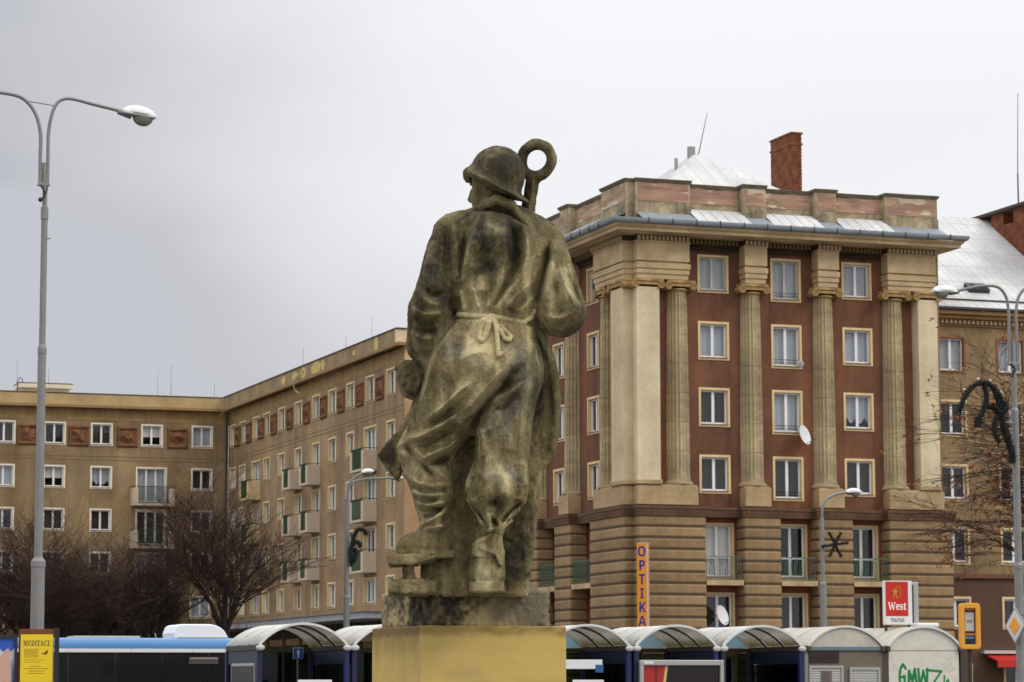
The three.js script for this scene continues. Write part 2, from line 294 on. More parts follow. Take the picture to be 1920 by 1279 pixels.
    const piers = isF ? [[0, 3.35], [5.22, 7.09], [8.94, 10.76], [12.6, ER]] : [[-4.92, -0.6], [-9.69, -7.5], [-14.3, -12.1]];
    piers.forEach(([a, b], pi) => {
      for (let i = 0; i < 18; i++) { // one course of ribbed render each
        const y = 9.24 - 0.513 * (i + 1), gm = once('course' + (b - a).toFixed(2) + side, () => rbox(-(b - a) / 2, (b - a) / 2, 0.022, 0.5, -0.94, 0, 0.11)), m = part('rustic_course', gm, coursesM[(i * 5 + pi * 2) % 3], cb); place(m, F, (a + b) / 2, y, 0);
      }
      part('pier_core', baked(box(a + 0.05, b - 0.05, 0, 9.2, -0.93, -0.035), F), M.mortar, cb);
    });
    // balcony slabs and rails between the piers
    for (let i = 0; i + 1 < piers.length; i++) { const [a, b] = isF ? [piers[i][1], piers[i + 1][0]] : [piers[i + 1][1], piers[i][0]]; part('balcony_slab', baked(box(a + 0.01, b - 0.01, 6.1, 6.34, -0.93, -0.06), F), entStone, cb); railing(a + 0.02, b - 0.02, 6.4, 7.42, -0.16, M.rail, cb, F, 0.13, true); }
    // pedestals, columns, piers, blocks
    const peds = isF ? [[0, 2.98], [5.31, 6.62], [9.02, 10.34], [12.66, 15.53]] : [[-4.42, -0.55], [-9.05, -7.72], [-13.72, -12.4]];
    peds.forEach(([a, b]) => part('pedestal_block', baked([rbox(a, b, 9.7, 10.56, -0.69, 0, 0.025), rbox(a + 0.06, b - 0.06, 10.5, 10.62, -0.69, -0.05, 0.02)], F), pedStone, cb));
    S.cols.forEach((u) => {
      const b = part('column_base', torus, colStone, cb); place(b, F, u, 10.6, n + 0.02);
      const s = part('column_shaft', shaft, colStone, cb); place(s, F, u, 10.84, n + 0.02);
      const c = part('capital', once('capG', () => join([...volute(0.62), box(-0.7, 0.7, 0.285, 0.4, -0.28, 0.3), metreUV(new THREE.TorusGeometry(0.47, 0.05, 8, 24, Math.PI).rotateX(Math.PI / 2).translate(0, -0.01, -0.28))])), capStone, cb); place(c, F, u, 19.6, n + 0.33);
    });
    const piersUp = isF ? [[0.0, 1.14], [14.31, 15.33]] : [[-2.06, -0.5]];
    piersUp.forEach(([a, b], i) => {
      part('pier', baked(rbox(a, b, 10.6, 19.62, -0.69, 0, 0.02), F), isF ? pierStone : pierLeft, cb);
      part('pier_base', baked(rbox(a - 0.07, b + 0.07, 10.6, 10.84, -0.69, 0.07, 0.06), F), pedStone, cb);
      const c = part('capital', once('capP' + (b - a).toFixed(2), () => join([...volute((b - a) / 2 + 0.08), box(-(b - a) / 2 - 0.18, (b - a) / 2 + 0.18, 0.285, 0.4, -0.66, 0.3)])), capStone, cb); place(c, F, (a + b) / 2, 19.6, -0.2);
    });
    const blocks = isF ? [[0.04, 2.66], [5.42, 6.56], [9.14, 10.24], [12.76, 15.3]] : [[-4.25, -0.5], [-9.0, -7.8], [-13.65, -12.45]];
    blocks.forEach(([a, b]) => {
      part('architrave', baked([rbox(a + 0.05, b - 0.05, 20.01, 20.24, -0.69, -0.07, 0.015), rbox(a + 0.01, b - 0.01, 20.24, 20.48, -0.69, -0.02, 0.015), rbox(a - 0.03, b + 0.03, 20.48, 20.74, -0.69, 0.03, 0.015)], F), entStone, cb);
      part('frieze_block', baked([box(a + 0.06, b - 0.06, 20.74, 20.84, -0.69, -0.1), rbox(a, b, 20.83, 21.68, -0.69, 0, 0.02)], F), entStone, cb);
      part('dentil_bed', baked(box(a - 0.03, b + 0.03, 21.68, 21.76, -0.69, 0.04), F), entStone, cb);
      for (let u = a + 0.02; u < b - 0.05; u += 0.2) place(part('dentil', once('dentil', () => box(0, 0.115, 0, 0.2, 0, 0.14)), entStone, cb), F, u, 21.77, 0);
      part('cornice_block', baked(box(a - 0.02, b + 0.02, 21.76, 22.0, -0.69, 0.02), F), bayShadeM, cb);  // dark tone stands for the shade behind the dentils
    });
    // recessed bays under the cornice
    const bays = isF ? [[2.7, 5.38], [6.6, 9.1], [10.28, 12.72]] : [[-7.76, -4.3], [-12.4, -9.04], [EL, -13.7]];
    bays.forEach(([a, b]) => {
      part('bay_frieze', baked([box(a, b, 21.7, 22.0, -0.68, -0.46), box(a, b, 21.52, 21.7, -0.68, -0.6)], F), bayShadeM, cb);
      for (let u = a + 0.04; u < b - 0.1; u += 0.2) place(part('dentil', once('dentil', () => box(0, 0.115, 0, 0.2, 0, 0.14)), bayShadeStone, cb), F, u, 21.77, -0.46);
    });
    // attic: blocks stand forward, panels between stand back
    const at = isF ? [[0.06, 2.75], [5.42, 6.56], [9.13, 10.18], [12.77, 15.5]] : [[-3.4, -0.35], [-8.95, -7.75], [-13.6, -12.4]];
    const atticM = mottled(srgb(166, 150, 120), 0.4, 0.95, { streak: 0.35, metres: 3.3 });
    const pinkM = new THREE.MeshStandardMaterial({ roughness: 0.95, map: (() => { const p = isF ? COL.pink : srgb(170, 144, 118), w = srgb(206, 192, 166), gq = srgb(132, 112, 88); return texture(512, 128, (x, y) => { const f = tileFbm(x * 2, y * 0.6, 5, isF ? 3 : 23, 4), peel = sstep(0.52, 0.58, f + (tileFbm(x, y, 30, 4, 2) - 0.5) * 0.12), st = sstep(0.42, 0.75, tileFbm(x, y * 0.3, 22, 8, 4)) * sstep(0.0, 0.8, y), m = 1 + (tileFbm(x, y, 12, 2, 4) - 0.5) * 0.8; return [0, 1, 2].map((k) => mix(mix(p[k], gq[k], st * 0.85), w[k], peel * 0.8) * m); }, true, 15.7, 1.9); })() });
    at.forEach(([a, b]) => {
      part('attic_block', baked([rbox(a, b, 22.6, 24.5, -0.95, -0.1, 0.02), box(a - 0.03, b + 0.03, 22.55, 23.5, -0.94, -0.075)], F), atticM, cb);
      part('attic_panel', baked(rbox(a + 0.09, b - 0.09, 23.6, 24.43, -0.3, -0.085, 0.01), F), pinkM, cb);
      part('coping', baked([rbox(a - 0.06, b + 0.06, 24.5, 24.58, -1.0, -0.03, 0.015), rbox(a - 0.08, b + 0.08, 24.58, 24.64, -1.02, 0, 0.012)], F), mottled(srgb(110, 98, 78), 0.25), cb);
    });
    const gaps = isF ? [[2.75, 5.42], [6.56, 9.13], [10.18, 12.77]] : [[-7.75, -3.4], [-12.4, -8.95], [EL, -13.6]];
    gaps.forEach(([a, b]) => {
      part('attic_wall', baked([box(a, b, 22.9, 24.42, -0.93, -0.5), box(a, b, 22.9, 23.62, -0.5, -0.47)], F), atticM, cb);
      part('attic_panel', baked(rbox(a + 0.1, b - 0.1, 23.66, 24.34, -0.6, -0.482, 0.01), F), pinkM, cb);
      part('coping', baked([box(a + 0.06, b - 0.06, 24.42, 24.5, -1.0, -0.42), box(a + 0.08, b - 0.08, 24.5, 24.56, -1.02, -0.39)], F), mottled(srgb(110, 98, 78), 0.25), cb);
      // lean-to sheet between attic and gutter with standing seams
      const sl = new THREE.BoxGeometry(b - a, 0.03, 1.6).rotateX(0.52).translate((a + b) / 2, 22.97, 0.24), r = [metreUV(sl)];
      for (let u = a + 0.5; u < b; u += 0.55) r.push(metreUV(new THREE.BoxGeometry(0.03, 0.05, 1.6).rotateX(0.52).translate(u, 22.99, 0.24)));
      part('lean_to_roof', baked(r, F), M.tinRoof, cb);
    });
    at.forEach(([a, b]) => part('flashing', baked(metreUV(new THREE.BoxGeometry(b - a + 0.04, 0.03, 1.14).rotateX(0.44).translate((a + b) / 2, 22.81, 0.43)), F), M.zinc, cb));
  }
  // moulded bands run round the corner in one piece
  const path = (o, e = 0) => [[47.42 - o, -117.58 + EL], [47.42 - o, -117.58 + o], [47.87 + 15.5 + e + o, -117.58 + o], [47.87 + 15.5 + e + o, -120.3]].map(([x, z]) => [x, z]);
  // travel from the far end of the left front round the corner to the right
  part('cornice', [sweep([[-0.69, 22.0], [0.42, 22.0], [0.5, 22.05], [0.74, 22.06], [0.76, 22.2], [0.8, 22.22], [0.84, 22.26], [0.9, 22.36], [-0.69, 22.36]], path(0))].map((g) => g), entStone, cb);
  part('gutter', sweep([[0.84, 22.38], [0.94, 22.37], [1.02, 22.42], [1.06, 22.5], [1.07, 22.6], [1.02, 22.6], [0.98, 22.5], [0.84, 22.46]], path(0)), M.zinc, cb);
  const br = [], brM = M.darkMetal; for (let u = 0.2; u < 16; u += 1.18) br.push(box(47.87 + u, 47.9 + u, 22.38, 22.64, -116.56, -116.49)); for (let u = -15; u < 0; u += 1.18) br.push(box(46.33, 46.4, 22.38, 22.64, -117.58 + u, -117.55 + u));
  for (const g of br) part('gutter_bracket', g, brM, cb);
  { // string course steps in and out with the piers
    const p = [[47.42, -117.58 + EL]]; const L = [[-14.3, -12.1], [-9.69, -7.5], [-4.92, -0.6]];
    for (const [a, b] of L) p.push([47.42 + 0.45, -117.58 + a], [47.42, -117.58 + a], [47.42, -117.58 + b], [47.42 + 0.45, -117.58 + b]);
    p[0] = [47.87, -117.58 + EL]; p.push([47.87, -118.03 + 0.45 - 0.28]);
    p.pop(); p.push([47.87, -117.58]);
    for (const [a, b] of [[0, 3.35], [5.22, 7.09], [8.94, 10.76], [12.6, ER]]) { if (a) p.push([47.87 + a, -118.03]); p.push([47.87 + a, -117.58]); p.push([47.87 + b, -117.58]); if (b < 15) p.push([47.87 + b, -118.03]); }
    p.push([47.87 + ER, -120]);
    const q = p.filter((v, i) => !i || Math.hypot(v[0] - p[i - 1][0], v[1] - p[i - 1][1]) > 0.02);
    part('string_course', sweep([[-0.5, 9.2], [0.05, 9.2], [0.07, 9.3], [0.09, 9.38], [0.11, 9.5], [0.14, 9.53], [0.14, 9.66], [-0.5, 9.7]], q), stringM, cb);
  }
  // corner notch and body behind the facades
  part('corner_core', [box(47.93, 48.4, 0, 9.2, -118.9, -118.1), box(47.93, 48.4, 9.7, 22, -118.9, -118.1)], M.mortar, cb);
  part('dark_core', [box(49.6, 63.2, 0, 22.4, -133.5, -119.6)], M.dark, cb);  // near-black box added behind the windows so the rooms look unlit
  part('side_wall', [box(63.2, 63.78, 0, 22.0, -134, -118.5), box(47.9, 63.78, 0, 22.0, -134.2, -133.9)], mottled(COL.wallB, 0.12), cb);
  part('flat_roof', box(47.5, 63.7, 22.3, 22.55, -134, -118.2), M.zinc, cb);
  part('attic_back', [box(63.0, 63.37, 22.5, 24.5, -133.8, -118.6), box(48.3, 63.3, 22.5, 24.5, -134, -133.6)], mottled(srgb(170, 150, 116), 0.2), cb);
  { // white sheet-metal tent roof
    const A = [47.87 + 6.35, 27.55, -125.4], B = [[47.87 + 0.8, 23.2, -119.6], [47.87 + 13.2, 23.2, -119.6], [47.87 + 13.2, 23.2, -131.5], [47.87 + 0.8, 23.2, -131.5]], pos = [], uv = [];
    for (let i = 0; i < 4; i++) { const b = B[i], c = B[(i + 1) % 4]; pos.push(...b, ...c, ...A); uv.push(0, 0, 12, 0, 6, 7); }
    const g = new THREE.BufferGeometry(); g.setAttribute('position', new THREE.Float32BufferAttribute(pos, 3)); g.setAttribute('uv', new THREE.Float32BufferAttribute(uv, 2)); g.computeVertexNormals();
    const seams = []; for (const i of [0, 3]) { const b = B[i], c = B[(i + 1) % 4]; for (let t = 0.06; t < 0.97; t += 0.06) { const k = t < 0.5 ? t / 0.5 : (1 - t) / 0.5, p = [0, 1, 2].map((j) => mix(b[j], c[j], t)), q = p.map((v, j) => mix(v, mix(t < 0.5 ? b[j] : c[j], A[j], k) , 1)); seams.push(metreUV(cyl(p, q.map((v, j) => v + (j === 1 ? 0.02 : 0)), 0.006, 0.006, 4, false))); } }
    const r = part('tent_roof', g, M.tinRoof, cb); part('seam', seams, M.tinRoof, r).userData.kind = 'stuff';
    
    part('vent_pipe', [box(A[0] - 0.35, A[0] - 0.05, A[1] - 0.25, A[1] + 0.3, A[2] - 0.15, A[2] + 0.15), box(A[0] - 1.35, A[0] - 1.22, A[1] - 1.2, A[1] - 0.45, A[2] + 0.6, A[2] + 0.73)], plain([0.3, 0.29, 0.27]), cb);
    part('mast', metreUV(cyl([A[0] + 0.15, A[1] - 0.2, A[2]], [A[0] + 0.55, A[1] + 2.0, A[2] + 0.3], 0.025, 0.012, 6)), M.darkMetal, cb);
  }
}
function brickStack(x0, x1, z0, z1, y0, y1, seed) { // courses of single bricks round a mortar core
  const r = rng(seed), out = [], L = 0.25, H = 0.075;
  for (let y = y0, k = 0; y < y1 - H; y += H + 0.012, k++) for (const [a, b, ax, f, s] of [[x0, x1, 'x', z1, 1], [z0, z1, 'z', x0, -1]]) for (let u = a - (k % 2 ? L / 2 : 0); u < b - 0.02; u += L + 0.012) {
    const p = Math.max(u, a), q = Math.min(u + L, b), o = 0.012 + r() * 0.012; if (q - p < 0.04) continue;
    out.push(ax === 'x' ? box(p, q, y, y + H, f - 0.02, f + o) : box(f - o, f + 0.02, y, y + H, p, q));
  }
  return out;
}
function chimney(owner, x0, x1, z0, z1, y0, y1, seed, cap) {
  const c = part('chimney', box(x0 + 0.01, x1 - 0.01, y0, y1, z0 + 0.01, z1 - 0.01), M.mortar, owner), b = part('brickwork', brickStack(x0, x1, z0, z1, y0, y1, seed), M.brick, c); b.userData.kind = 'stuff';
  if (cap) part('chimney_cap', [box(x0 - 0.05, x1 + 0.05, y1 - 0.55, y1 - 0.46, z0 - 0.05, z1 + 0.05), box(x0 - 0.06, x1 + 0.06, y1, y1 + 0.08, z0 - 0.06, z1 + 0.06)], M.brick, c);
  return c;
}
chimney(cb, 47.87 + 10.45, 47.87 + 10.98, -125.4, -123, 22.6, 28.35, 5, true);

// ---- wing to the right of the corner building
const rw = thing('right_wing', 'brown rendered wing with pale metal roof behind the corner building on the right', 'building');
{
  const F = frame(47.87, -119.48, 0), wins = [17.05, 20.28, 23.5, 26.7, 29.9], rows = [[16.43, 1.8, 0], [13.37, 1.78, 1], [10.28, 1.78, 1], [7.27, 1.8, 1], [4.2, 1.55, 1], [0.4, 2.2, 1]], holes = [], marks = [], U0 = 15.94, U1 = 33;
  wins.forEach((u) => rows.forEach(([y, h]) => { holes.push([u - 0.67, u + 0.67, y + 0.1, y + h - 0.1]); marks.push([u - 0.7, u + 0.7, y]); }));
  part('wall', baked(wallGeo(U0, U1, 6.6, 18.7, holes.filter((q) => q[2] > 6.6), 0), F), wallMap(U0, U1, 6.6, 18.7, srgb(141, 117, 84), marks, 0.65, 12), rw);
  part('lower_wall', baked(wallGeo(U0, U1, 0, 6.6, holes.filter((q) => q[3] < 6.6), 0), F), wallMap(U0, U1, 0, 6.6, srgb(86, 62, 48), [], 0.25, 15), rw);
  part('string_course', baked(rbox(U0, U1, 6.6, 6.85, -0.2, 0.14, 0.04), F), mottled(srgb(110, 76, 56), 0.2), rw);
  const brown = mottled(srgb(150, 96, 62), 0.12);
  wins.forEach((u, c) => rows.forEach(([y, h, cr], r) => makeWindow(rw, F, u, y, 1.56, h, { n: 0, seed: c * 3 + r, surround: cr ? M.cream : brown, hang: r === 0 ? 'net' : ['parted', 'none', 'scallop'][(c + r) % 3], cloth: r === 0 ? M.net : M.drape })));
  part('cornice', baked([box(U0, U1, 18.7, 18.8, -0.3, 0.1), rbox(U0, U1, 19.02, 19.2, -0.3, 0.5, 0.03), rbox(U0, U1, 19.2, 19.42, -0.3, 0.66, 0.04), box(U0, U1, 18.8, 19.02, -0.3, 0.06)], F), mottled(srgb(150, 116, 74), 0.2), rw);
  for (let u = U0 + 0.5; u < 24; u += 0.24) place(part('dentil', once('dentil2', () => box(0, 0.13, 0, 0.18, 0, 0.16)), M.cream, rw), F, u, 18.82, 0.06);
  part('gutter', baked(rbox(U0, U1, 19.42, 19.56, 0.55, 0.78, 0.03), F), M.darkMetal, rw);
  // roof pitch with seams running up the slope
  const y0 = 19.5, y1 = 25.75, n0 = 0.72, n1 = -9.2, len = Math.hypot(y1 - y0, n1 - n0), ang = Math.atan2(y1 - y0, n0 - n1);
  const slope = (g) => metreUV(g).rotateX(ang).translate(0, y0, n0);
  const rf = part('roof', baked(slope(box(U0 - 1.2, U1, -0.08, 0, -len, 0)), F), M.tinRoof, rw), seams = [], rowsS = [];
  for (let u = U0 - 1; u < U1; u += 0.42) seams.push(slope(box(u, u + 0.015, 0, 0.01, -len, 0)));
  for (let v = 1.3; v < len; v += 1.9) rowsS.push(slope(box(U0 - 1.2, U1, 0, 0.01, -v - 0.02, -v)));
  part('seam', baked(seams, F), M.tinRoof, rf).userData.kind = 'stuff'; part('sheet_joint', baked(rowsS, F), mottled([0.56, 0.555, 0.54], 0.1), rf).userData.kind = 'stuff';
  part('roof_back', baked(box(U0 - 1.2, U1, 19.4, 19.6, -10, -0.5), F), M.dark, rw);
  part('snow_guard', baked(slope(box(U0, U1, 0.02, 0.1, -0.9, -0.86)), F), M.darkMetal, rf);
  part('roof_hatch', baked([slope(box(18.6, 19.7, 0, 0.22, -2.6, -1.9)), slope(box(18.9, 19.6, 0.22, 0.26, -2.5, -2.0))], F), M.darkMetal, rf);
  part('dark_core', baked(box(U0, U1, 0, 18.6, -9, -1.3), F), M.dark, rw);  // added black box, keeps the space behind the panes dark
  part('end_wall', baked([box(U1, U1 + 0.4, 0, 19, -9, 0), box(U0, U1, 0, 19, -9.4, -9)], F), brown, rw);
  chimney(rw, 72.0, 73.3, -130.2, -119.5, 20.5, 25.1, 9);
  part('chimney_cap', rbox(71.7, 73.6, 25.75, 25.92, -130.6, -119.2, 0.03), mottled(srgb(70, 56, 48), 0.2), rw);
  for (let z = -130.2; z < -120; z += 2.3) part('cap_pier', box(72.0, 73.3, 25.1, 25.75, z, z + (z < -129 ? 0.3 : 1.25)), M.brick, rw);
  part('mast', [metreUV(cyl([72.2, 25.8, -125.4], [72.2, 27.6, -125.4], 0.04, 0.035, 6)), metreUV(cyl([72.2, 27.6, -125.4], [72.32, 31.8, -125.4], 0.024, 0.014, 6))], M.darkMetal, rw);
  part('shop_awning', baked([metreUV(new THREE.BoxGeometry(5, 0.06, 1.3).rotateX(0.25).translate(21, 2.85, 0.6)), box(18.5, 23.5, 2.4, 2.72, 1.2, 1.24)], F), plain(srgb(190, 34, 28), 0.7), rw);
  part('awning_cover', baked(box(18.3, 23.6, 3.05, 3.2, 0, 0.35), F), plain(srgb(190, 186, 176), 0.6), rw);
}

// ---- long wing down the street (its front faces the street) and the wing that closes the square
const reliefGeo = (v) => once('relief' + v, () => {
  const r = rng(40 + v), N = 26, w = 1.48, h = 1.44, g = new THREE.PlaneGeometry(w, h, N, N), p = g.attributes.position, bl = [];
  for (let i = 0; i < 7; i++) bl.push([(r() - 0.5) * 0.7, (r() - 0.5) * 0.7, 0.08 + r() * 0.12, 0.1 + r() * 0.22, r() * 3]);
  for (let i = 0; i < p.count; i++) {
    const x = p.getX(i), y = p.getY(i), m = Math.max(Math.abs(x) / w, Math.abs(y) / h) * 2; let z = m > 0.74 ? 0.1 : 0.02;
    if (m > 0.96) z = 0; if (m <= 0.72) for (const [a, b, c, d, t] of bl) { const dx = x - a, dy = y - b, u = (dx * Math.cos(t) + dy * Math.sin(t)) / c, q = (-dx * Math.sin(t) + dy * Math.cos(t)) / d; z += 0.115 * Math.exp(-(u * u + q * q)); } z -= m < 0.72 ? 0.03 : 0;
    p.setZ(i, z + (hash3(i, v, 3) - 0.5) * 0.012);
  }
  g.computeVertexNormals(); return metreUV(g);
});
function bareBlock(name, label, F, U0, U1, cols, spec, o) {
  const b = thing(name, label, 'building'), rows = [[18.2, 1.6], [15.2, 1.6], [12.24, 1.6], [9.27, 1.6], [6.3, 1.6]].map(([y, h]) => [y + (o.dy || 0), h]), holes = [], marks = [];
  cols.forEach((u, c) => rows.forEach(([y, h], r) => { const s = spec[c] || {}, door = s.door && r > 0, w = door ? s.door : o.w; holes.push([u - w / 2 + 0.09, u + w / 2 - 0.09, door && r < 4 ? y - 0.85 : y + 0.09, y + h - 0.09]); marks.push([u - w / 2, u + w / 2, y]); }));
  const mat = wallMap(U0, U1, 4.2, 20.8, o.rgb, marks, 0.6, o.seed, 1536, 512);
  part('wall', baked(wallGeo(U0, U1, 4.2, 20.8, holes, 0), F), mat, b);
  cols.forEach((u, c) => rows.forEach(([y, h], r) => {
    const s = spec[c] || {}, door = s.door && r > 0 && r < 4, wide = s.door && r > 0, w = wide ? s.door : o.w, k = Math.floor(hash3(c, r, o.seed) * 97), hang = o.grazing ? ['net', 'net', 'parted', 'none'][k % 4] : ['none', 'parted', 'half', 'none', 'parted', 'scallop', 'net', 'parted'][k % 8], cloth = o.grazing ? M.net : k % 8 === 2 ? M.blind : [M.drape, M.drape, M.greenCloth, M.drape, M.net][k % 5];
    makeWindow(b, F, u, door ? y - 0.94 : y, w, door ? h + 0.94 : h, { n: 0, edge: 0.1, deep: 0.2, leaves: s.door > 2 && r > 0 ? 3 : 2, seed: k, hang, cloth, name: door ? 'balcony_door' : 'window', surround: o.trim });
    if (door) {
      const bw = s.bal || w + 0.15, d = 0.85, yb = y - 1.13, m = s.pale ? M.cream : M.peach;
      const g = sub('balcony', b); place(g, F, u, yb, 0);
      part('slab', once('bslab' + bw, () => box(-bw / 2, bw / 2, 0, 0.14, 0.002, d)), m, g);
      for (const q of [-1, 1]) { const ck = part('cheek', once('bcheek', () => rbox(-0.05, 0.05, 0.14, 1.2, 0.002, d, 0.015)), m, g); ck.position.x = q * (bw / 2 - 0.05); const fp = part('front_piece', once('bfront', () => rbox(-0.15, 0.15, 0.14, 1.2, d - 0.1, d + 0.003, 0.015)), m, g); fp.position.x = q * (bw / 2 - 0.26); }
      part('railing', once('brail' + bw, () => { const r = [box(-bw / 2, bw / 2, 1.31, 1.35, d - 0.06, d - 0.01), box(-bw / 2 + 0.01, -bw / 2 + 0.05, 1.31, 1.35, 0, d - 0.06), box(bw / 2 - 0.05, bw / 2 - 0.01, 1.31, 1.35, 0, d - 0.06)]; for (let x = -bw / 2 + 0.42; x < bw / 2 - 0.4; x += 0.07) r.push(box(x, x + 0.022, 0.14, 1.31, d - 0.05, d - 0.03)); for (const x of [-bw / 2 + 0.03, bw / 2 - 0.06]) r.push(box(x, x + 0.03, 1.2, 1.31, d - 0.05, d - 0.02)); return join(r); }), M.railB, g);
      if (k % 3 === 0) part('screen', once('bscreen' + bw, () => box(-bw / 2 + 0.41, bw / 2 - 0.41, 0.2, 1.22, d - 0.028, d - 0.02)), M.railB, g);
    }
  }));
  (o.reliefs || []).forEach((u, i) => { const m = part('relief_panel', reliefGeo(i % 5), M.terracotta, b); place(m, F, u, 18.86 + (o.dy || 0), 0.01); });
  part('eave_band', baked(box(U0, U1 + (o.ext || 0), 20.0 + (o.dy || 0), 20.78, -0.25, 0.012), F), mottled(COL.band, 0.16, 0.92, { streak: 0.5, metres: 3.3 }), b);
  part('groove', baked([box(U0, U1, 17.42, 17.47, -0.1, 0.012), box(U0, U1, 17.18, 17.23, -0.1, 0.012)], F), mottled(o.rgb.map((v) => v * 0.75), 0.1), b);
  return b;
}
const trimB = mottled(srgb(222, 200, 150), 0.1);
const BZ = -152, AZ = -193.3, BX = 47.6;
const bz = (z) => z - BZ;
const bCols = [-192, -189.2, -185.5, -182.65, -178.8, -174.6, -170.4, -166.7, -162.75, -158.6, -154.45].map(bz);
const FB = frame(BX, BZ, -Math.PI / 2), FA = frame(0, AZ, 0);
const sb = bareBlock('street_block', 'long tan apartment block in side view with pink balconies and terracotta panels under the eaves', FB, bz(AZ), 0, bCols, { 2: { door: 2.35, pale: true, bal: 2.5 }, 5: { door: 1.78, bal: 1.95 }, 6: { door: 1.78, bal: 1.95 }, 9: { door: 2.55, bal: 2.75 } }, { rgb: COL.wallB, seed: 21, w: 1.76, trim: trimB, reliefs: [-190.6, -187.45, -184.1, -180.75, -176.75, -172.6, -168.65, -164.75, -160.7, -156.6].map(bz), grazing: true, ext: 0.01 });
const eb = bareBlock('end_block', 'tan apartment block facing the square behind bare trees, with one stack of balconies', FA, 12, 47.58, [45.69, 42.1, 38.56, 35.28, 31.8, 28.3, 24.8, 21.3, 17.8, 14.3], { 1: { door: 2.2, bal: 2.95 } }, { rgb: srgb(141, 117, 84), seed: 33, w: 1.54, dy: -0.02, trim: mottled(srgb(236, 226, 206), 0.06), reliefs: [43.93, 40.35, 36.93, 33.4, 30.0, 26.5, 23.0, 19.5] });
{ // eaves, parapets, end wall, roofs, shops and canopies of the two blocks
  const grey = mottled(srgb(150, 128, 94), 0.24, 0.92, { streak: 0.3, metres: 6 }), soffit = mottled(srgb(150, 118, 78), 0.15), capM = plain(srgb(70, 58, 46), 0.8);
  const cor = [[47.04, -152.0], [47.04, -192.74], [12, -192.74]];
  part('eave', [box(47.02, 47.9, 20.78, 20.96, AZ + 0.57, -151.4)], soffit, sb);
  part('parapet', [box(47.05, 47.5, 20.96, 21.74, AZ + 0.57, -152.0)], grey, sb); part('end_parapet', box(47.05, 60, 20.96, 21.74, -152.0, -151.7), mottled(srgb(226, 200, 168), 0.12), sb);
  part('coping', [box(47.0, 47.55, 21.74, 21.8, AZ + 0.57, -151.68), box(47.0, 60, 21.74, 21.8, -151.68, -151.62)], capM, sb);
  part('end_wall', [box(47.62, 60, 4.2, 20.0, -152.3, -151.98)], mottled(COL.wallEnd, 0.12), sb);
  part('end_band', [box(47.62, 60, 20.0, 20.78, -152.3, -151.95)], mottled(srgb(226, 190, 150), 0.1), sb);
  part('dark_core', [box(48.9, 59, 0, 20.5, AZ, -153)], M.dark, sb);  // solid black box added to stand for dark rooms
  part('roof', [box(47.4, 60, 20.78, 20.98, AZ - 10, -152)], M.zinc, sb);
  part('back_wall', box(59, 60, 0, 20.78, AZ, -152.3), mottled(COL.wallB, 0.1), sb);
  part('canopy', [rbox(45.2, 47.6, 5.34, 5.72, AZ + 1, -151.5, 0.03)], mottled([0.36, 0.37, 0.39], 0.15), sb);
  part('canopy_sheet', box(45.1, 47.6, 5.725, 5.76, AZ + 1, -151.4), M.zinc, sb);
  const shopM = mottled(srgb(96, 76, 54), 0.2); for (let z = AZ + 3; z < -153; z += 4.1) { part('shop_pier', box(47.5, 47.9, 0, 5.3, z, z + 0.5), shopM, sb); part('shop_glass', box(47.72, 47.74, 0.6, 4.6, z + 0.5, z + 4.1), M.pane, sb); }
  part('shop_lintel', box(47.55, 47.9, 4.6, 5.3, AZ, -152), plain(srgb(60, 44, 34), 0.8), sb);
  // patches where the parapet render has been made good, and a loose cable
  const patch = (z, w, h) => { const s = new THREE.Shape(); for (let i = 0; i < 14; i++) { const a = i / 14 * Math.PI * 2, r = 0.85 + 0.25 * hash3(i, z * 3, 4); s[i ? 'lineTo' : 'moveTo'](Math.cos(a) * w / 2 * r, Math.max(-h / 2, Math.sin(a) * h / 2 * r)); } return new THREE.ExtrudeGeometry(s, { depth: 0.012, bevelEnabled: false }).rotateY(-Math.PI / 2).translate(47.05, 21.3, z); };
  const patchM = mottled(srgb(206, 178, 110), 0.1); for (const g of [patch(-176.4, 1.1, 0.6), patch(-173.6, 1.5, 0.55), patch(-171.6, 1.2, 0.8), patch(-168.6, 2.2, 0.9), patch(-167.0, 0.8, 0.7), patch(-155.6, 0.9, 0.8), patch(-160.2, 0.5, 0.3)]) part('render_patch', metreUV(g), patchM, sb);
  part('loose_cable', metreUV(tube([[47.3, 21.82, -170.6], [46.98, 21.4, -171.6], [46.8, 20.9, -172.8], [46.9, 20.4, -173.1], [47.2, 20.1, -172.9]], 0.035, 30, 6)), plain(srgb(214, 206, 180), 0.6), sb);
  part('eave', [box(12, 47.02, 20.78, 20.96, AZ, -192.72)], soffit, eb);
  part('parapet', [box(12, 47.05, 20.96, 21.72, AZ + 0.1, -192.76)], mottled(srgb(180, 154, 108), 0.14, 0.92, { streak: 0.3, metres: 6 }), eb);
  part('coping', [box(12, 47.0, 21.72, 21.78, AZ + 0.05, -192.72)], capM, eb);
  part('downpipe', metreUV(cyl([47.36, 4, -193.05], [47.36, 20.7, -193.05], 0.06)), M.darkMetal, eb);
  part('corner_joint', box(47.0, 47.12, 20.97, 21.75, -192.78, -192.68), plain(srgb(190, 180, 160)), eb);
  part('lower_wall', [box(12, 47.58, 0, 4.2, AZ - 0.4, AZ)], mottled(srgb(96, 72, 48), 0.15), eb);
  part('dark_core', [box(12, 47.5, 0, 20.5, AZ - 12, AZ - 1.3)], M.dark, eb); part('roof', [box(12, 48, 20.6, 20.9, AZ - 12, AZ)], M.zinc, eb); part('end_wall', box(11.6, 12, 0, 20.9, AZ - 12, AZ), mottled(COL.wallB, 0.1), eb);  // first part is a black box added to darken the windows
  const rh = sub('roof_house', eb);
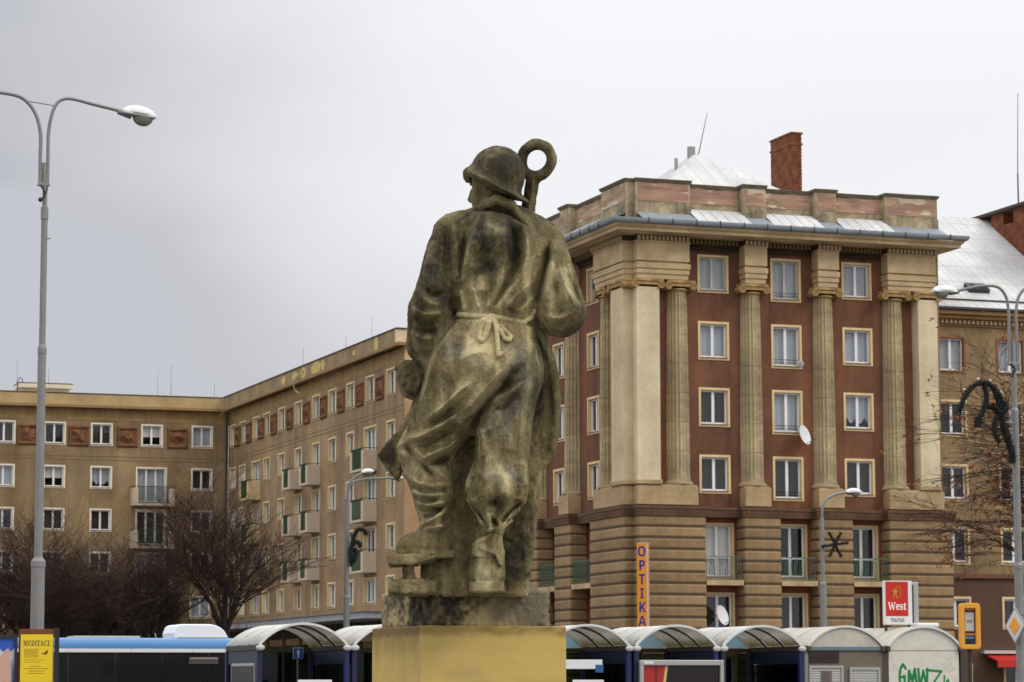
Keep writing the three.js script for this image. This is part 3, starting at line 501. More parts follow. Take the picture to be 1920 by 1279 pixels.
  part('house_wall', [box(33.4, 36.6, 20.9, 22.25, -196.5, -195.2)], mottled(srgb(236, 224, 196), 0.1), rh); part('house_roof', [box(33.0, 36.75, 22.25, 22.55, -197, -194.7)], mottled(srgb(226, 212, 184), 0.12), rh); part('house_edge', box(32.98, 36.77, 22.55, 22.6, -197, -194.68), capM, rh);
  part('house_opening', box(35.2, 36.0, 21.4, 22.0, -195.25, -195.17), M.dark, rh);
  part('vent_hoop', metreUV(tube([[32.95, 21.7, -194.9], [32.95, 22.7, -194.9], [33.12, 22.95, -194.9], [33.28, 22.7, -194.9], [33.28, 22.2, -194.9]], 0.03, 20, 6)), M.darkMetal, eb);
  const mast = (x, y, h, z, o) => part('roof_mast', metreUV(cyl([x, y, z], [x + (hash3(x * 7, 1, 1) - 0.5) * 0.1, y + h, z], 0.018, 0.008, 5)), M.darkMetal, o);
  mast(32.85, 20.9, 3.3, -194.6, eb); mast(35.2, 22.5, 1.3, -195.5, eb); mast(42.75, 20.9, 2.7, -194.5, eb); mast(43.65, 20.9, 3.3, -194.4, eb); mast(46.8, 20.9, 2.2, -194.5, eb);
  mast(48.4, 20.9, 2.6, -176.5, sb); mast(48.3, 20.9, 2.1, -166.2, sb); mast(48.4, 20.9, 2.7, -161, sb);
}

// ---------------------------------------------------------------- the statue, carved as distance fields
// Sketch units: 279 to the metre, x to the right and y down on a sheet seen from behind the statue, z towards the viewer.
const SK = 0.0035826;
const sk = (x, y, z = 0) => { const v = y - 700; return [(x - 960) * (SK - 8.29e-8 * v) + 0.21634, 1.46385 - 0.00360443 * v + 8.34e-8 * v * v, z * SK]; };
const smin = (a, b, k) => { if (k <= 0) return a < b ? a : b; const h = Math.max(k - Math.abs(a - b), 0) / k; return Math.min(a, b) - h * h * k * 0.25; };
const smax = (a, b, k) => -smin(-a, -b, k);
function Cap(a, b, r1, r2 = r1, flat = 1) { // tapered capsule between two sketch points; flat squeezes it front to back
  const A = sk(...a), B = sk(...b); r1 *= SK; r2 *= SK;
  const dx = B[0] - A[0], dy = B[1] - A[1], dz = (B[2] - A[2]) / flat, L = dx * dx + dy * dy + dz * dz || 1e-9;
  return (x, y, z) => { const px = x - A[0], py = y - A[1], pz = (z - A[2]) / flat; let h = (px * dx + py * dy + pz * dz) / L; h = h < 0 ? 0 : h > 1 ? 1 : h; return (Math.hypot(px - h * dx, py - h * dy, pz - h * dz) - r1 - (r2 - r1) * h) * Math.min(1, flat); };
}
function Ell(c, rx, ry, rz, rot = 0, tilt = 0) { // ellipsoid, turned in the sheet by rot, tipped towards the viewer by tilt
  const C = sk(...c); rx *= SK; ry *= SK; rz *= SK; const cr = Math.cos(rot), sr = Math.sin(rot), ct = Math.cos(tilt), st = Math.sin(tilt);
  return (x, y, z) => {
    let px = x - C[0], py = y - C[1], pz = z - C[2]; const a = cr * px + sr * py, b0 = -sr * px + cr * py, b = ct * b0 + st * pz, c2 = -st * b0 + ct * pz;
    const k0 = Math.hypot(a / rx, b / ry, c2 / rz), k1 = Math.hypot(a / (rx * rx), b / (ry * ry), c2 / (rz * rz));
    return k0 < 1e-6 ? -Math.min(rx, ry, rz) : k0 * (k0 - 1) / k1;
  };
}
function Slab(poly, z0, z1, round = 6, bend) { // outline in the sheet, given thickness; bend moves it in depth by place
  const P = poly.map((p) => sk(p[0], p[1])), zc = (z0 + z1) / 2 * SK, hz = (z1 - z0) / 2 * SK; round *= SK;
  return (x, y, z) => {
    let d = 1e9, s = 1;
    for (let i = 0, j = P.length - 1; i < P.length; j = i++) {
      const ex = P[j][0] - P[i][0], ey = P[j][1] - P[i][1], wx = x - P[i][0], wy = y - P[i][1], h = Math.min(1, Math.max(0, (wx * ex + wy * ey) / (ex * ex + ey * ey)));
      d = Math.min(d, Math.hypot(wx - ex * h, wy - ey * h));
      const c1 = y >= P[i][1], c2 = y < P[j][1], c3 = ex * wy > ey * wx; if ((c1 && c2 && c3) || (!c1 && !c2 && !c3)) s = -s;
    }
    d = d * s + round; const e = Math.abs(z - zc - (bend ? bend(x, y) : 0)) - hz + round;
    return Math.min(Math.max(d, e), 0) + Math.hypot(Math.max(d, 0), Math.max(e, 0)) - round;
  };
}
function Rope(pts, r, flat = 1) { const c = []; for (let i = 0; i + 1 < pts.length; i++) c.push(Cap(pts[i], pts[i + 1], pts[i][3] || r, pts[i + 1][3] || r, flat)); return (x, y, z) => { let d = 1e9; for (const f of c) d = Math.min(d, f(x, y, z)); return d; }; }
function Union(list) { return (x, y, z) => { let d = 1e9; for (const [f, k] of list) d = smin(d, f(x, y, z), (k || 0) * SK); return d; }; }

// naive surface nets over the blocks that the surface crosses
function netMesh(f, lo, hi, h) {
  const B = 8, n = [0, 1, 2].map((k) => Math.ceil((hi[k] - lo[k]) / h / B) * B + 1), nb = n.map((v) => (v - 1) / B), S = B + 1, reach = B * h * 0.8660254 * 1.35 + 0.03;
  const key = (i, j, k) => i + n[0] * (j + n[1] * k), blocks = [], vid = new Map(), pos = [], idx = [];
  for (let bz = 0; bz < nb[2]; bz++) for (let by = 0; by < nb[1]; by++) for (let bx = 0; bx < nb[0]; bx++) {
    const d = f(lo[0] + (bx + 0.5) * B * h, lo[1] + (by + 0.5) * B * h, lo[2] + (bz + 0.5) * B * h);
    if (Math.abs(d) > reach) continue;
    const v = new Float32Array(S * S * S); let o = 0;
    for (let k = 0; k < S; k++) for (let j = 0; j < S; j++) for (let i = 0; i < S; i++) v[o++] = f(lo[0] + (bx * B + i) * h, lo[1] + (by * B + j) * h, lo[2] + (bz * B + k) * h);
    blocks.push([bx * B, by * B, bz * B, v]);
    for (let k = 0; k < B; k++) for (let j = 0; j < B; j++) for (let i = 0; i < B; i++) {
      const q = i + S * (j + S * k), c = [v[q], v[q + 1], v[q + S], v[q + S + 1], v[q + S * S], v[q + S * S + 1], v[q + S * S + S], v[q + S * S + S + 1]];
      let m = 0; for (let e = 0; e < 8; e++) if (c[e] < 0) m |= 1 << e;
      if (m === 0 || m === 255) continue;
      let sx = 0, sy = 0, sz = 0, t = 0;
      const edge = (a, b) => { if ((c[a] < 0) !== (c[b] < 0)) { const u = c[a] / (c[a] - c[b]); sx += mix(a & 1, b & 1, u); sy += mix((a >> 1) & 1, (b >> 1) & 1, u); sz += mix(a >> 2, b >> 2, u); t++; } };
      edge(0, 1); edge(2, 3); edge(4, 5); edge(6, 7); edge(0, 2); edge(1, 3); edge(4, 6); edge(5, 7); edge(0, 4); edge(1, 5); edge(2, 6); edge(3, 7);
      vid.set(key(bx * B + i, by * B + j, bz * B + k), pos.length / 3);
      pos.push(lo[0] + (bx * B + i + sx / t) * h, lo[1] + (by * B + j + sy / t) * h, lo[2] + (bz * B + k + sz / t) * h);
    }
  }
  for (const [ox, oy, oz, v] of blocks) for (let k = 0; k < B; k++) for (let j = 0; j < B; j++) for (let i = 0; i < B; i++) {
    const q = i + S * (j + S * k), a = v[q] < 0, I = ox + i, J = oy + j, K = oz + k;
    const quad = (c0, c1, c2, c3, flip) => { const w = [c0, c1, c2, c3].map((c) => vid.get(key(...c))); if (w.includes(undefined)) return; if (flip) idx.push(w[0], w[1], w[2], w[0], w[2], w[3]); else idx.push(w[0], w[2], w[1], w[0], w[3], w[2]); };
    if (a !== v[q + 1] < 0) quad([I, J - 1, K - 1], [I, J, K - 1], [I, J, K], [I, J - 1, K], a);
    if (a !== v[q + S] < 0) quad([I - 1, J, K - 1], [I - 1, J, K], [I, J, K], [I, J, K - 1], a);
    if (a !== v[q + S * S] < 0) quad([I - 1, J - 1, K], [I, J - 1, K], [I, J, K], [I - 1, J, K], a);
  }
  const g = new THREE.BufferGeometry(); g.setAttribute('position', new THREE.Float32BufferAttribute(pos, 3)); g.setIndex(idx); g.computeVertexNormals(); return g;
}
const bounds = (x0, y0, x1, y1, z0, z1) => { const a = sk(x0, y1, z0), b = sk(x1, y0, z1); return [a, b]; };

// carved folds: strokes drawn on the sheet, raised (+) or cut (-); [height, width, [x, y], ...]
const FX0 = -0.85, FY0 = -0.1, FH = 0.0045, FNX = 400, FNY = 740, FOLD = new Float32Array(FNX * FNY), CREST_LIGHT = new Float32Array(FNX * FNY);
function stroke(amp, wid, ...pts) {
  const P = pts.map((p) => sk(p[0], p[1])), c = new THREE.CatmullRomCurve3(P.map((p) => new THREE.Vector3(p[0], p[1], 0)), false, 'centripetal'), N = 60, q = c.getPoints(N);
  const w = wid * SK, a = amp * SK, xs = q.map((p) => p.x), ys = q.map((p) => p.y), m = 2.6 * w;
  const i0 = Math.max(0, Math.floor((Math.min(...xs) - m - FX0) / FH)), i1 = Math.min(FNX - 1, Math.ceil((Math.max(...xs) + m - FX0) / FH)), j0 = Math.max(0, Math.floor((Math.min(...ys) - m - FY0) / FH)), j1 = Math.min(FNY - 1, Math.ceil((Math.max(...ys) + m - FY0) / FH));
  for (let j = j0; j <= j1; j++) for (let i = i0; i <= i1; i++) {
    const x = FX0 + i * FH, y = FY0 + j * FH; let best = 1e9, at = 0;
    for (let s = 0; s < N; s++) { const ex = q[s + 1].x - q[s].x, ey = q[s + 1].y - q[s].y, wx = x - q[s].x, wy = y - q[s].y, h = Math.min(1, Math.max(0, (wx * ex + wy * ey) / (ex * ex + ey * ey + 1e-12))), d = Math.hypot(wx - ex * h, wy - ey * h); if (d < best) { best = d; at = (s + h) / N; } }
    if (best > m) continue;
    const taper = sstep(0, 0.22, at) * sstep(1, 0.78, at), ww = w * (0.55 + 0.45 * taper), e = best / ww;
    if (amp > 0) CREST_LIGHT[j * FNX + i] = Math.max(CREST_LIGHT[j * FNX + i], taper * Math.exp(-e * e * 1.6)); // paler crests, painted in as highlights on the folds
    FOLD[j * FNX + i] += a * (pts.length < 2 ? 1 : 0.25 + 0.75 * taper) * (amp > 0 ? Math.exp(-Math.pow(e, 1.25) * 1.15) : Math.exp(-Math.pow(e, 1.2) * 1.3));
  }
}
function layer(amp, soft, ...pts) { // an upper layer of cloth: the outlined area stands proud and ends in an edge
  const P = pts.map((p) => sk(p[0], p[1])), a = amp * SK, s = soft * SK;
  for (let j = 0; j < FNY; j++) for (let i = 0; i < FNX; i++) {
    const x = FX0 + i * FH, y = FY0 + j * FH; let d = 1e9, q = 1;
    for (let m = 0, n = P.length - 1; m < P.length; n = m++) {
      const ex = P[n][0] - P[m][0], ey = P[n][1] - P[m][1], wx = x - P[m][0], wy = y - P[m][1], h = Math.min(1, Math.max(0, (wx * ex + wy * ey) / (ex * ex + ey * ey)));
      d = Math.min(d, Math.hypot(wx - ex * h, wy - ey * h)); const c1 = y >= P[m][1], c2 = y < P[n][1], c3 = ex * wy > ey * wx; if ((c1 && c2 && c3) || (!c1 && !c2 && !c3)) q = -q;
    }
    FOLD[j * FNX + i] += a * sstep(s, -s, d * q);
  }
}
layer(8, 7, [856, 604], [935, 612], [1000, 618], [1004, 660], [985, 690], [961, 704], [938, 736], [911, 762], [885, 786], [850, 802], [800, 828], [764, 834], [735, 840], [745, 806], [786, 740], [810, 680]);
layer(5, 6, [790, 866], [821, 852], [846, 846], [880, 800], [850, 790], [780, 826], [735, 832], [738, 850]);
layer(4, 7, [1030, 462], [1020, 510], [1010, 545], [1003, 582], [1010, 604], [1030, 622], [1062, 632], [1104, 606], [1104, 545], [1070, 480], [1050, 455]);
layer(3, 7, [838, 412], [846, 450], [846, 500], [842, 556], [834, 600], [816, 662], [756, 672], [748, 590], [782, 480], [814, 415]);
layer(6, 6, [868, 922], [880, 953], [903, 974], [920, 1002], [936, 996], [950, 976], [980, 952], [993, 926], [985, 890], [880, 890]);
layer(4, 4, [786, 990], [816, 974], [846, 950], [850, 930], [770, 900], [770, 960]);
function fold(x, y) {
  const u = (x - FX0) / FH, v = (y - FY0) / FH, i = Math.floor(u), j = Math.floor(v); if (i < 0 || j < 0 || i >= FNX - 1 || j >= FNY - 1) return 0;
  const a = u - i, b = v - j, o = j * FNX + i; return (FOLD[o] * (1 - a) + FOLD[o + 1] * a) * (1 - b) + (FOLD[o + FNX] * (1 - a) + FOLD[o + FNX + 1] * a) * b;
}
{ // jacket back
  stroke(6, 6, [853, 412], [852, 440], [855, 470], [858, 506], [862, 545]); stroke(-8, 7, [871, 445], [870, 475], [866, 500], [863, 528]);
  stroke(6, 6, [884, 452], [876, 485], [868, 515], [869, 545]); stroke(-3, 22, [908, 500], [918, 512], [926, 518]);
  stroke(8, 10, [978, 425], [989, 462], [988, 492], [978, 520], [956, 553], [932, 586], [915, 600]); stroke(-10, 11, [958, 430], [968, 462], [970, 490], [958, 525], [940, 552]);
  stroke(6, 6, [946, 500], [940, 530], [920, 572], [911, 592]); stroke(-6, 7, [953, 530], [938, 560], [924, 588]);
  stroke(7, 7, [998, 535], [970, 562], [945, 590]); stroke(-6, 6, [990, 560], [968, 580], [950, 597]); stroke(6, 7, [1006, 556], [985, 580], [960, 600]);
  stroke(5, 6, [862, 545], [868, 570], [872, 592]); stroke(5, 5, [884, 540], [893, 568], [899, 592]); stroke(6, 5, [866, 604], [838, 638], [816, 674], [803, 722], [788, 762]); stroke(-5, 7, [876, 545], [882, 570], [886, 592]);
  stroke(-9, 5, [886, 400], [905, 396], [930, 398], [955, 406], [975, 420], [988, 432]); stroke(5, 16, [905, 425], [930, 440], [955, 445]); stroke(-5, 22, [900, 470], [925, 485]); stroke(4, 12, [900, 520], [905, 560]); stroke(-6, 14, [845, 560], [852, 590]);
  // sleeves
  stroke(-15, 8, [1030, 462], [1024, 500], [1014, 538], [1004, 582]); stroke(6, 9, [1036, 490], [1030, 530], [1018, 572]); stroke(7, 10, [1045, 500], [1058, 540], [1075, 580]); stroke(-6, 10, [1040, 535], [1048, 565], [1046, 590]);
  stroke(6, 8, [1018, 598], [1040, 606], [1066, 600], [1084, 580]); stroke(-5, 7, [1062, 520], [1078, 550], [1086, 572]);
  stroke(-7, 9, [838, 425], [840, 460], [836, 500], [838, 545]); stroke(6, 8, [790, 520], [784, 545], [796, 568], [818, 580], [834, 568]); stroke(-7, 8, [800, 545], [812, 560], [830, 556]);
  stroke(6, 7, [772, 580], [792, 596], [818, 598], [834, 590]); stroke(-6, 7, [775, 596], [796, 610], [822, 612]); stroke(5, 8, [768, 622], [790, 640], [815, 640]); stroke(-6, 8, [778, 622], [800, 626], [824, 622]);
  stroke(4, 12, [815, 450], [806, 480], [800, 515]); stroke(-4, 10, [826, 470], [818, 505], [812, 530]);
  // seat and thighs
  stroke(-18, 9, [878, 812], [892, 785], [911, 760], [938, 735], [961, 704]); stroke(9, 15, [868, 790], [885, 768], [908, 745], [934, 716], [952, 694]);
  stroke(8, 8, [916, 760], [940, 752], [964, 738], [990, 716]); stroke(-7, 7, [925, 772], [950, 765], [975, 745]); stroke(6, 9, [950, 772], [980, 742], [998, 715]); stroke(5, 9, [896, 800], [905, 830], [898, 870]);
  stroke(10, 9, [758, 822], [785, 822], [815, 810], [850, 790], [880, 768]); stroke(-12, 8, [770, 832], [800, 826], [830, 814], [864, 792]);
  stroke(9, 8, [792, 862], [815, 852], [845, 838], [868, 815]); stroke(-12, 8, [800, 874], [822, 862], [850, 852]); stroke(7, 8, [800, 790], [830, 772], [862, 745], [890, 725]); stroke(-6, 8, [800, 806], [832, 790], [862, 768]);
  stroke(5, 20, [860, 690], [890, 676], [925, 672]); stroke(-4, 18, [835, 740], [860, 720], [895, 708]);
  // left leg
  stroke(-9, 7, [754, 826], [770, 846], [796, 873], [824, 900]); stroke(8, 8, [740, 838], [748, 872], [772, 898], [808, 912], [844, 906]); stroke(8, 7, [772, 838], [796, 862], [822, 886], [842, 900]); stroke(-8, 7, [758, 893], [785, 914], [820, 922], [846, 914]);
  stroke(7, 7, [762, 912], [786, 928], [815, 930], [840, 924]); stroke(-7, 6, [770, 925], [794, 938], [826, 936]); stroke(6, 6, [774, 934], [795, 948], [822, 946], [842, 940]); stroke(-6, 6, [782, 950], [805, 958], [832, 950]);
  stroke(8, 7, [790, 984], [810, 976], [830, 964], [844, 948]); stroke(-7, 6, [790, 970], [812, 964], [832, 950]); stroke(7, 6, [794, 992], [815, 990], [838, 984]);
  // right leg
  stroke(10, 7, [872, 925], [880, 950], [897, 972], [915, 995], [922, 1006]); stroke(-12, 7, [880, 944], [896, 962], [910, 984], [918, 1002]); stroke(6, 6, [874, 948], [884, 975], [904, 1000]); stroke(-7, 6, [872, 962], [884, 985], [898, 1004]);
  stroke(10, 7, [990, 930], [981, 950], [957, 972], [936, 994], [922, 1006]); stroke(-12, 7, [982, 940], [962, 956], [946, 972], [938, 988]); stroke(-10, 6, [922, 974], [928, 984], [932, 990]); stroke(6, 5, [914, 962], [918, 985], [921, 1003]);
  stroke(6, 8, [878, 860], [876, 895], [873, 930]); stroke(-6, 9, [890, 890], [888, 915], [892, 940]); stroke(5, 12, [925, 870], [945, 905], [948, 945]); stroke(-5, 12, [905, 905], [925, 930], [930, 955]); stroke(5, 10, [982, 860], [986, 895], [988, 925]); stroke(-6, 10, [965, 880], [970, 915], [965, 940]);
  stroke(-4, 14, [925, 940], [932, 952]); stroke(4, 14, [940, 800], [955, 830], [950, 855]); stroke(-4, 18, [915, 810], [925, 840]);
}
function cloth(x, y, z) { return (fbm(x * 6 + 2.2 * y, y * 4, z * 6, 3) - 0.5) * 0.02 + (fbm(x * 22, y * 15, z * 22, 3) - 0.5) * 0.013 + (noise3(x * 62, y * 62, z * 62) - 0.5) * 0.007; }

const bodyShape = Union([
  [Ell([935, 470, 0], 98, 92, 62, 0.05)], [Cap([864, 440, -8], [1008, 452, -8], 40, 42), 30], [Cap([938, 428, -8], [936, 460, -4], 34, 66), 20],
  [Ell([930, 548, -2], 82, 82, 58), 30], [Cap([850, 520, -34], [846, 596, -34], 22, 24), 12], [Ell([931, 602, -4], 70, 36, 54), 30],
  [Cap([852, 440, -6], [806, 588, 14], 41, 38), 14], [Cap([806, 588, 14], [798, 648, 0], 39, 36), 12],
  [Cap([1018, 462, -8], [1054, 578, 6], 42, 44), 14], [Ell([1052, 588, 4], 45, 39, 46, -0.25), 16], [Cap([1052, 590, 0], [1004, 545, -95], 42, 30), 10], [Cap([1004, 545, -95], [982, 512, -100], 25, 18), 8],
  [Ell([920, 688, 2], 96, 90, 72), 40], [Cap([872, 700, 4], [802, 834, -56], 74, 52), 30], [Cap([948, 705, 6], [940, 862, 4], 64, 49), 26],
  [Cap([792, 846, -50], [812, 930, -32], 52, 36), 16], [Cap([812, 930, -32], [815, 985, -24], 34, 29), 12],
  [Ell([931, 918, 2], 59, 54, 54), 26], [Cap([926, 955, 2], [921, 1004, 0], 38, 20), 14], [Cap([918, 1010, 0], [913, 1042, 2], 22, 30), 8],
  [Cap([937, 410, -12], [926, 362, -16], 29, 28), 8], [Ell([924, 342, -14], 39, 54, 44), 6], [Ell([905, 372, -26], 19, 25, 26), 12], [Cap([889, 350, -40], [884, 366, -44], 5, 6), 5], [Ell([901, 339, -50], 6, 4, 6), 3], [Ell([887, 339, -30], 5, 4, 6), 3], [Cap([886, 331, -24], [903, 331, -54], 5), 5], [Cap([897, 376, -52], [890, 376, -36], 4), 4],
]);
const collar = Union([[Cap([897, 400, 4], [910, 387, 30], 7), 0], [Cap([910, 387, 30], [932, 381, 40], 9), 4], [Cap([932, 381, 40], [958, 390, 34], 10), 4], [Cap([958, 390, 34], [980, 412, 8], 9), 4], [Cap([980, 412, 8], [984, 418, -20], 8), 4], [Cap([897, 400, 4], [893, 398, -30], 7), 4]]);
function figureField(x, y, z) {
  let d = bodyShape(x, y, z);
  return d > 0.05 ? d : d - cloth(x, y, z);
}
function crestLight(x, y) { const i = Math.round((x - FX0) / FH), j = Math.round((y - FY0) / FH); return i < 0 || j < 0 || i >= FNX || j >= FNY ? 0 : CREST_LIGHT[j * FNX + i]; }
function carve(g) { // cut the drawn folds into the back of the figure
  const p = g.attributes.position, n = g.attributes.normal, q = new Float32Array(p.count * 3);
  for (let i = 0; i < p.count; i++) { const x = p.getX(i), y = p.getY(i), z = p.getZ(i), f = fold(x, y) * 2.5 * sstep(-0.3, -0.05, z) * sstep(-0.15, 0.4, n.getZ(i)), e = 1; q[i * 3] = x + n.getX(i) * f * (1 - e); q[i * 3 + 1] = y + n.getY(i) * f * (1 - e); q[i * 3 + 2] = z + (n.getZ(i) * (1 - e) + e) * f; }
  p.array.set(q); g.computeVertexNormals(); return g;
}
const fist = Union([ // palm, four bent fingers of unequal length, thumb, closed on a twist of cloth
  [Ell([778, 700, -6], 19, 22, 20, -0.3)], [Cap([796, 662, -2], [786, 688, -2], 19, 17), 8],
  [Rope([[772, 684, 10], [756, 694, 14], [750, 708, 8], [757, 716, 2]], 8), 4], [Rope([[778, 690, 14], [764, 704, 20], [758, 718, 14], [764, 727, 6]], 8.2), 4],
  [Rope([[784, 697, 15], [773, 713, 22], [768, 728, 17], [773, 736, 8]], 8), 4], [Rope([[790, 703, 13], [783, 719, 18], [780, 731, 14], [784, 738, 6]], 7), 4],
  [Rope([[770, 682, -14], [756, 680, -8], [747, 690, 0]], 7.5), 4], [Rope([[752, 716, -6], [762, 736, -10], [780, 742, -12], [792, 730, -14]], 9), 5],
]);
const fistField = (x, y, z) => fist(x, y, z) - (fbm(x * 40, y * 40, z * 40, 2) - 0.5) * 0.008;

const brimN = (() => { const v = new THREE.Vector3(0.48, 0.87, 0.14).normalize(); return [v.x, v.y, v.z]; })(), brimO = sk(934, 346, -4);
const dome = Ell([933, 329, -8], 53, 58, 62, -0.18), brim = Ell([934, 348, -4], 67, 8, 70, -0.5, 0.16), lamp = Union([[Ell([878, 324, -22], 10, 15, 15), 0], [Cap([890, 322, -22], [878, 323, -22], 12, 9), 4]]);
function helmetField(x, y, z) {
  const pl = -((x - brimO[0]) * brimN[0] + (y - brimO[1]) * brimN[1] + (z - brimO[2]) * brimN[2]) - 0.02;
  let d = smax(dome(x, y, z), pl, 0.02); d = smin(d, brim(x, y, z), 0.05); d = smin(d, lamp(x, y, z), 0.02);
  return d - (fbm(x * 14, y * 14, z * 14, 3) - 0.5) * 0.012 - (noise3(x * 70, y * 70, z * 70) - 0.5) * 0.004;
}
const ringBar = (() => {
  const C = sk(1007, 293.5, -38), nrm = new THREE.Vector3(-0.3, 0.08, 0.95).normalize(), R = 30 * SK, a = sk(999, 334, -38), b = sk(972, 505, -84);
  const bar = (x, y, z) => { const dx = b[0] - a[0], dy = b[1] - a[1], dz = b[2] - a[2], L = dx * dx + dy * dy + dz * dz, px = x - a[0], py = y - a[1], pz = z - a[2], h = Math.min(1, Math.max(0, (px * dx + py * dy + pz * dz) / L)), qx = px - h * dx, qy = py - h * dy, qz = pz - h * dz, c = 0.8, s = 0.6; return Math.max(Math.abs(c * qx + s * qz) - 7.5 * SK, Math.abs(-s * qx + c * qz) - 9 * SK, Math.abs(qy) - 0.02) - 2 * SK; };
  return (x, y, z) => {
    const px = x - C[0], py = (y - C[1]) * 0.96, pz = z - C[2], t = px * nrm.x + py * nrm.y + pz * nrm.z, rr = Math.sqrt(Math.max(0, px * px + py * py + pz * pz - t * t)) - R;
    const d = Math.hypot(rr, t * 0.8) - 10 * SK; return smin(d, bar(x, y, z), 0.018) - (fbm(x * 16, y * 16, z * 16, 3) - 0.5) * 0.012;
  };
})();
const flap = Slab([[858, 600], [866, 606], [838, 640], [816, 676], [802, 725], [786, 765], [768, 800], [756, 826], [752, 850], [750, 884], [741, 897], [726, 880], [706, 850], [730, 822], [752, 796], [772, 752], [782, 715], [795, 660], [826, 618]], -60, 10, 5, (x, y) => -0.13 * sstep(1.9, 0.75, y));
const rightSheet = Slab([[984, 606], [1000, 602], [1017, 628], [1032, 662], [1043, 700], [1046, 736], [1045, 800], [1040, 832], [1022, 868], [1006, 892], [980, 900], [960, 830], [990, 760], [996, 700]], -80, -30, 8, (x, y) => -0.02);
const leftRim = Rope([[862, 604, 46, 5], [838, 640, 50, 6], [814, 676, 44, 7], [801, 722, 26, 7], [784, 764, 4, 7], [754, 804, -22, 7], [714, 848, -42, 6]], 7);
const rightEdge = Rope([[996, 604, 6, 9], [1014, 628, 4, 9], [1030, 660, -8, 8], [1040, 700, -20, 8], [1044, 745, -30, 8], [1043, 805, -40, 7], [1036, 840, -46, 6], [1018, 872, -50, 6]], 8);
function apronField(x, y, z) { return smin(smin(smin(flap(x, y, z), rightSheet(x, y, z), 0), leftRim(x, y, z), 0.03), rightEdge(x, y, z), 0.03) - (fbm(x * 10, y * 7, z * 10, 3) - 0.5) * 0.025 - (fbm(x * 34, y * 34, z * 34, 2) - 0.5) * 0.009; }
const rock = Slab([[822, 850], [862, 770], [880, 752], [915, 752], [960, 800], [1018, 850], [1012, 892], [1006, 940], [1004, 985], [999, 1040], [990, 1085], [986, 1116], [760, 1116], [762, 1050], [822, 1046], [822, 1000], [826, 930]], -100, -40, 8);
const rockField = (x, y, z) => rock(x, y, z) - (fbm(x * 7, y * 5, z * 7, 4) - 0.5) * 0.06 - (fbm(x * 30, y * 22, z * 30, 3) - 0.5) * 0.022;
function bootField(list) { const u = Union(list); return (x, y, z) => u(x, y, z) - (fbm(x * 18, y * 18, z * 18, 3) - 0.5) * 0.012; }
const bootL = bootField([[Ell([760, 1021, -40], 22, 19, 26)], [Cap([776, 1016, -38], [812, 1008, -28], 21, 26), 12], [Cap([814, 988, -26], [824, 1016, -22], 29, 25), 10], [Slab([[742, 1030], [850, 1032], [852, 1046], [818, 1047], [814, 1041], [744, 1040]], -66, -2, 3), 3]]);
const bootR = bootField([[Cap([914, 1040, 2], [912, 1070, 6], 31, 33)], [Ell([912, 1080, 6], 33, 24, 36), 10], [Cap([912, 1085, -10], [905, 1092, -90], 30, 26), 10], [Slab([[879, 1093], [944, 1093], [945, 1112], [879, 1112]], -40, 42, 4), 4]]);
const cuff = bootField([[Slab([[884, 1022], [894, 1012], [908, 1008], [922, 1000], [938, 1004], [944, 1030], [942, 1062], [934, 1060], [930, 1044], [908, 1050], [884, 1044]], -30, 36, 5), 6], [Rope([[899, 1028, 36], [900, 1018, 38], [912, 1011, 38], [926, 1002, 37], [944, 990, 33], [958, 978, 26]], 4), 4], [Rope([[899, 1028, 36], [914, 1035, 38], [930, 1041, 38], [939, 1060, 37]], 3.5), 4]]);
const blockField = (() => { const u = Union([[Slab([[727, 1042], [790, 1039], [822, 1042], [812, 1052], [780, 1058], [727, 1060]], -84, 22, 4)], [Slab([[756, 1052], [772, 1052], [774, 1092], [754, 1092]], -70, 8, 4), 4], [Slab([[728, 1090], [752, 1084], [775, 1090], [790, 1086], [816, 1088], [818, 1114], [727, 1114]], -84, 18, 5), 4]]); return (x, y, z) => u(x, y, z) - (fbm(x * 14, y * 14, z * 14, 3) - 0.5) * 0.04 - (fbm(x * 45, y * 45, z * 45, 2) - 0.5) * 0.012; })();
function surfaceZ(x, y) { const p = sk(x, y); for (let z = 0.6; z > -0.6; z -= 0.004) if (figureField(p[0], p[1], z) < 0) return z / SK + fold(p[0], p[1]) / SK * 2.5; return 0; }
function onBody(pts, lift = 2) { return pts.map((p) => [p[0], p[1], surfaceZ(p[0], p[1]) + lift + (p[2] || 0), p[3]]); }
const tieField = (() => {
  const u = Union([
    [Rope(onBody([[862, 594], [874, 597], [890, 600], [906, 603], [918, 602]]), 6)], [Rope(onBody([[930, 604], [948, 607], [964, 610], [982, 613]]), 6)], [Rope(onBody([[980, 612, 2], [996, 600, 3], [1001, 588, 4]]), 5)],
    [Ell(onBody([[923, 604, 4]])[0].slice(0, 3), 9, 8, 8), 3],
    [Rope(onBody([[919, 604, 5, 6], [907, 614, 6, 7], [901, 632, 4, 6], [900, 648, 2, 4], [905, 652, 2, 4], [911, 640, 4, 6], [917, 618, 6, 5], [920, 606, 5, 4]]), 5), 1],
    [Rope(onBody([[929, 610, 4, 3.5], [938, 630, 4, 4], [947, 646, 3, 4.5], [955, 649, 3, 4.5], [958, 642, 4, 4.5], [948, 632, 5, 4.5], [940, 622, 4, 3]]), 4), 1],
    [Rope(onBody([[926, 610, 4, 4], [931, 628, 3, 4.5], [933, 650, 3, 4.5], [934, 668, 3, 4.5], [936, 678, 2, 5], [942, 674, 3, 4]]), 4), 1],
  ]);
  return (x, y, z) => u(x, y, z) - (noise3(x * 60, y * 60, z * 60) - 0.5) * 0.004;
})();

